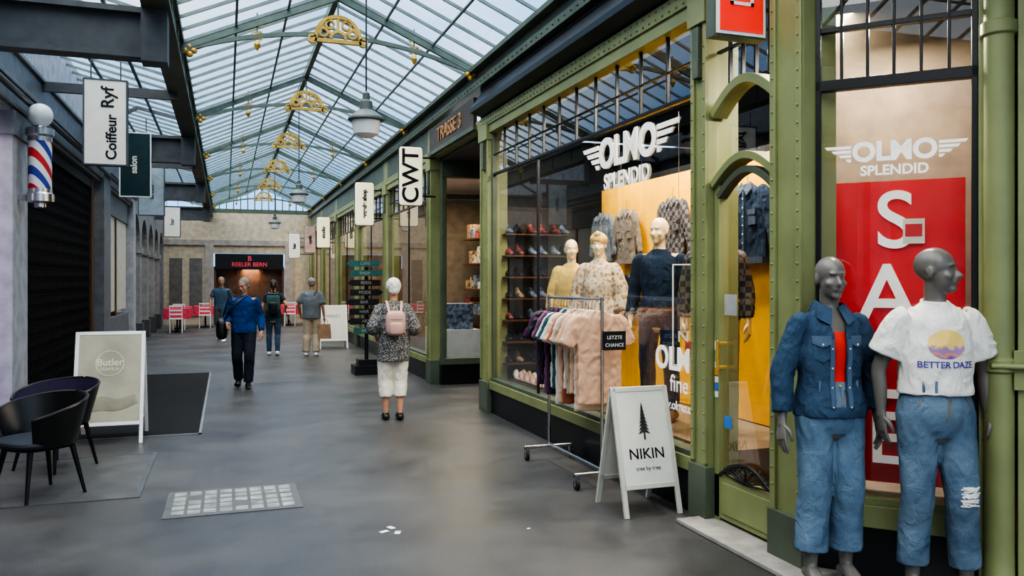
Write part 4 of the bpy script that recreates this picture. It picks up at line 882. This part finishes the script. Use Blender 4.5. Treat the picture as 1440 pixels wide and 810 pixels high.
def tree(a,cx,y,z0,s,m,M=None):
    a.add(g_box(cx-.006*s,cx+.006*s,y-.002,y,z0,z0+.05*s),m,M)
    for k in range(8):
        w_=(.042-.0047*k)*s; z=z0+(.035+.022*k)*s; a.add(g_prism([(cx-w_,y-.002,z),(cx,y-.002,z+.012*s),(cx+w_,y-.002,z),(cx,y-.002,z+.045*s)],(0,.002,0)),m,M)
def aframe(name,x0,x1,yf,yb,h,face,rz=0,frame=WHITE):
    cx=(x0+x1)/2; root=empty(name,(cx,yf,0),rz); W=(x1-x0)/2; dpt=(yb-yf); ym=dpt/2
    for sgn,y0 in ((1,0),(-1,dpt)):
        ang=math.atan2(ym,h)*sgn
        M=Matrix.Translation((0,y0,0))@Matrix.Rotation(-ang,4,'X'); Ls=math.hypot(ym,h)
        a=MB(); 
        for s in (-1,1): a.add(g_box(s*W-.018,s*W+.018,-.012,.012,0,Ls),frame,M)
        a.add(g_box(-W,W,-.012,.012,Ls-.035,Ls),frame,M); a.add(g_box(-W,W,-.012,.012,.19,.225),frame,M)
        a.add(g_box(-W,W,-.008,.008,.22,Ls-.03),face,M)
        a.obj('panel_front' if sgn>0 else 'panel_back',root,bevel=.003)
        if sgn>0: MF=M
    return root,MF,math.hypot(ym,h)
WB=mat('board_white',(.66,.65,.58),.5,var=.03); WF=mat('board_frame',(.55,.53,.46),.5,var=.05)
root,MF,Ls=aframe('sandwich_board',2.62,3.04,5.08,5.55,.88,WB,frame=WF)
m=MB(); tree(m,0,-.009,.53,1.15,mat('dark_print',(.03,.035,.03),.6),MF); m.obj('tree_print',root)
q=text('lettering','NIKIN',(0,0,0),.105,FRONT,BLACK,root,ext=.0005,bold=.001); q.matrix_local=MF@Matrix.Translation((0,-.010,.43))@Matrix.Rotation(R(90),4,'X')
q=text('lettering','tree by tree',(0,0,0),.04,FRONT,BLACK,root,ext=.0005); q.matrix_local=MF@Matrix.Translation((0,-.010,.33))@Matrix.Rotation(R(90),4,'X')
PO=mat('poster_beige',(.42,.39,.29),.5,vs=2.2,var=.15); root,MF,Ls=aframe('poster_stand',-1.44,-.82,9.1,9.75,1.12,PO)
q=MB(); q.add(g_sweep([(.13*math.cos(R(a)),-.010,.83+.13*math.sin(R(a))) for a in range(0,361,15)],.003,.006,(0,1,0)),CREAM,MF); q.add(g_loft([(-.25,-.011,.36),(-.08,-.012,.42),(.08,-.012,.40),(.26,-.011,.46)],[(.05,.002),(.07,.002),(.06,.002),(.05,.002)],(0,0,1),n=10),mat('towel_print',(.30,.28,.20),.6),MF); q.obj('poster_print',root)
q=text('lettering','Butler',(0,0,0),.10,FRONT,CREAM,root,ext=.0005,bold=.001); q.matrix_local=MF@Matrix.Translation((0,-.010,.84))@Matrix.Rotation(R(90),4,'X')
q=text('lettering','COIFFEUR',(0,0,0),.04,FRONT,CREAM,root,ext=.0005); q.matrix_local=MF@Matrix.Translation((0,-.010,.77))@Matrix.Rotation(R(90),4,'X')
root,MF,Ls=aframe('sandwich_board',2.15,2.8,20.2,20.7,1.05,WB); 
q=text('lettering','MENU',(0,0,0),.12,FRONT,GREY,root,ext=.0005); q.matrix_local=MF@Matrix.Translation((0,-.010,.8))@Matrix.Rotation(R(90),4,'X')
m=MB(); GP=glassmat('acrylic',(.85,.87,.87),.06,.1,.5); m.add(g_paneY(0,-.20,.20,0,.78),GP)
for a_ in ((-.20,-.19,0,.78),(.19,.20,0,.78),(-.2,.2,0,.01),(-.2,.2,.77,.78)): m.box(a_[0],a_[1],-.004,.004,a_[2],a_[3],WHITE)
tree(m,0,-.006,.35,1.6,WHITE); m.cyl((-.15,0,.78),(-.15,0,1.95),.002,CHROME,n=5); m.cyl((.15,0,.78),(.15,0,1.95),.002,CHROME,n=5)
o=m.obj('acrylic_display_sign',loc=(3.42,5.45,1.0),rz=R(-20),fix=False); text('lettering','NIKIN',(0,-.006,.22),.12,FRONT,WHITE,o,ext=.0005,bold=.001)
p=empty('direction_signpost',(2.36,14.6,0)); m=MB(); m.box(-.24,.24,-.24,.24,0,.16,BLACK); m.box(-.16,.16,-.16,.16,.16,.26,BLACK); m.cyl((0,0,.2),(0,0,1.95),.035,BLACK)
zz=1.9; LTX=mat('sign_letter_dim',(.35,.36,.32),.6)
for i,(c,dx,t) in enumerate(((TEAL,.03,'CAFE'),(TEAL,-.04,'SHOP'),(BLACK,.02,'BERN'),(BLACK,-.04,'MODE'),(BLACK,.05,'BAR'),(BLACK,-.05,'HAIR'),(BLACK,.02,'ART'),(TEAL,.03,'BAR RA')) ):
    z=zz-.17*i; s=1 if i%2 else -1; pts=[(-.26+dx,-.04,z),(.26+dx,-.04,z),(.33+dx,-.04,z+.055),(.26+dx,-.04,z+.11),(-.26+dx,-.04,z+.11)] 
    if s<0: pts=[(-(x),y,zq) for x,y,zq in pts]
    m.add(g_prism(pts,(0,-.02,0)),c); text('lettering',t,(dx*s,-.063,z+.055),.075,FRONT,LTX,p,ext=.001)
m.obj('post',p)
CH=mat('chair_black',(.008,.008,.009),.35); PU=mat('purple_upholstery',(.022,.012,.05),.75); SE=mat('seat_blue_black',(.025,.032,.045),.6)
def chair(loc,rz,inn):
    root=empty('tub_chair',loc,rz); n=36;k=6
    def pt(i,j,off):
        a=R(-128+256*i/n); z0,zt=.40,.76-.14*(abs(-128+256*i/n)/128)**2.0
        f=j/k; r=(.23+.085*f)+off; ex=1.0+.12*abs(math.sin(a))
        return V((r*math.sin(a)*ex,r*math.cos(a),z0+(zt-z0)*f))
    m=MB()
    for off,mt in ((0,inn),(.022,CH)):
        vv=[pt(i,j,off) for i in range(n+1) for j in range(k+1)]; ff=[(i*(k+1)+j,(i+1)*(k+1)+j,(i+1)*(k+1)+j+1,i*(k+1)+j+1) for i in range(n) for j in range(k)]
        m.add((vv,ff),mt)
    rim=[pt(i,k,.011) for i in range(n+1)]; m.add(g_loft(rim,[.013]*len(rim),n=8,smooth=False),CH)
    for e_ in (0,n): m.add(g_loft([pt(e_,j,.011) for j in range(k+1)],[.013]*(k+1),n=8,smooth=False),CH)
    m.add(g_ell((0,-.02,.425),(.265,.255,.045),28,12,.7),SE); m.add(g_ell((0,-.01,.385),(.24,.23,.02),24,8,.7),CH)
    for sx in (-1,1):
        for sy in (-1,1): m.add(g_loft([(sx*.17,sy*.16,.38),(sx*.235,sy*.225,.0)],[.022,.012],n=10,rnd=False,smooth=False),CH)
    m.obj('shell',root,fix=False)
chair((-1.36,7.15,0),R(-50),CH); chair((-1.42,8.15,0),R(-38),PU)
RC=checkmat('red_tablecloth',(.65,.05,.09),(.55,.08,.12),10); 
for (x,y) in ((-1.5,30.4),(-.7,31.3),(-1.5,28.7),(2.2,31.6)):
    root=empty('cafe_table',(x,y,0)); m=MB(); m.add(g_prism([(-.38,-.38,.76),(.38,-.38,.76),(.38,.38,.76),(-.38,.38,.76)],(0,0,-.02)),RC)
    for sx,sy in ((0,-1),(0,1),(-1,0),(1,0)):
        if sx==0: m.add(g_quad((-.38,sy*.385,.76),(.38,sy*.385,.76),(.40,sy*.40,.42),(-.40,sy*.40,.42)),RC)
        else: m.add(g_quad((sx*.385,-.38,.76),(sx*.385,.38,.76),(sx*.40,.40,.42),(sx*.40,-.40,.42)),RC)
    m.cyl((0,0,0),(0,0,.75),.03,BLACK); m.cyl((0,0,0),(0,0,.03),.22,BLACK); m.obj('table',root,fix=False)
    c=empty('bistro_chair',(x,y-.62,0),R(180)); m=MB(); m.box(-.2,.2,-.2,.2,.43,.46,WHITE)
    for a1 in (-.18,.18):
        for a2 in (-.18,.18): m.cyl((a1,a2,0),(a1,a2,.44),.012,WHITE,n=8)
        m.cyl((a1,.18,.44),(a1,.2,.88),.012,WHITE,n=8)
    for z in (.6,.72,.86): m.box(-.18,.18,.18,.2,z-.03,z+.02,WHITE)
    m.obj('frame',c)
m=MB(); m.cyl((XL+.16,-4,3.6),(XL+.16,21.5,3.6),.035,BLACK)
for y in range(-3,21,3): m.cyl((XL+.16,y,3.6),(XL+.06,y,3.66),.012,BLACK)
m.obj('awning_roller')
print('done',len(bpy.data.objects))
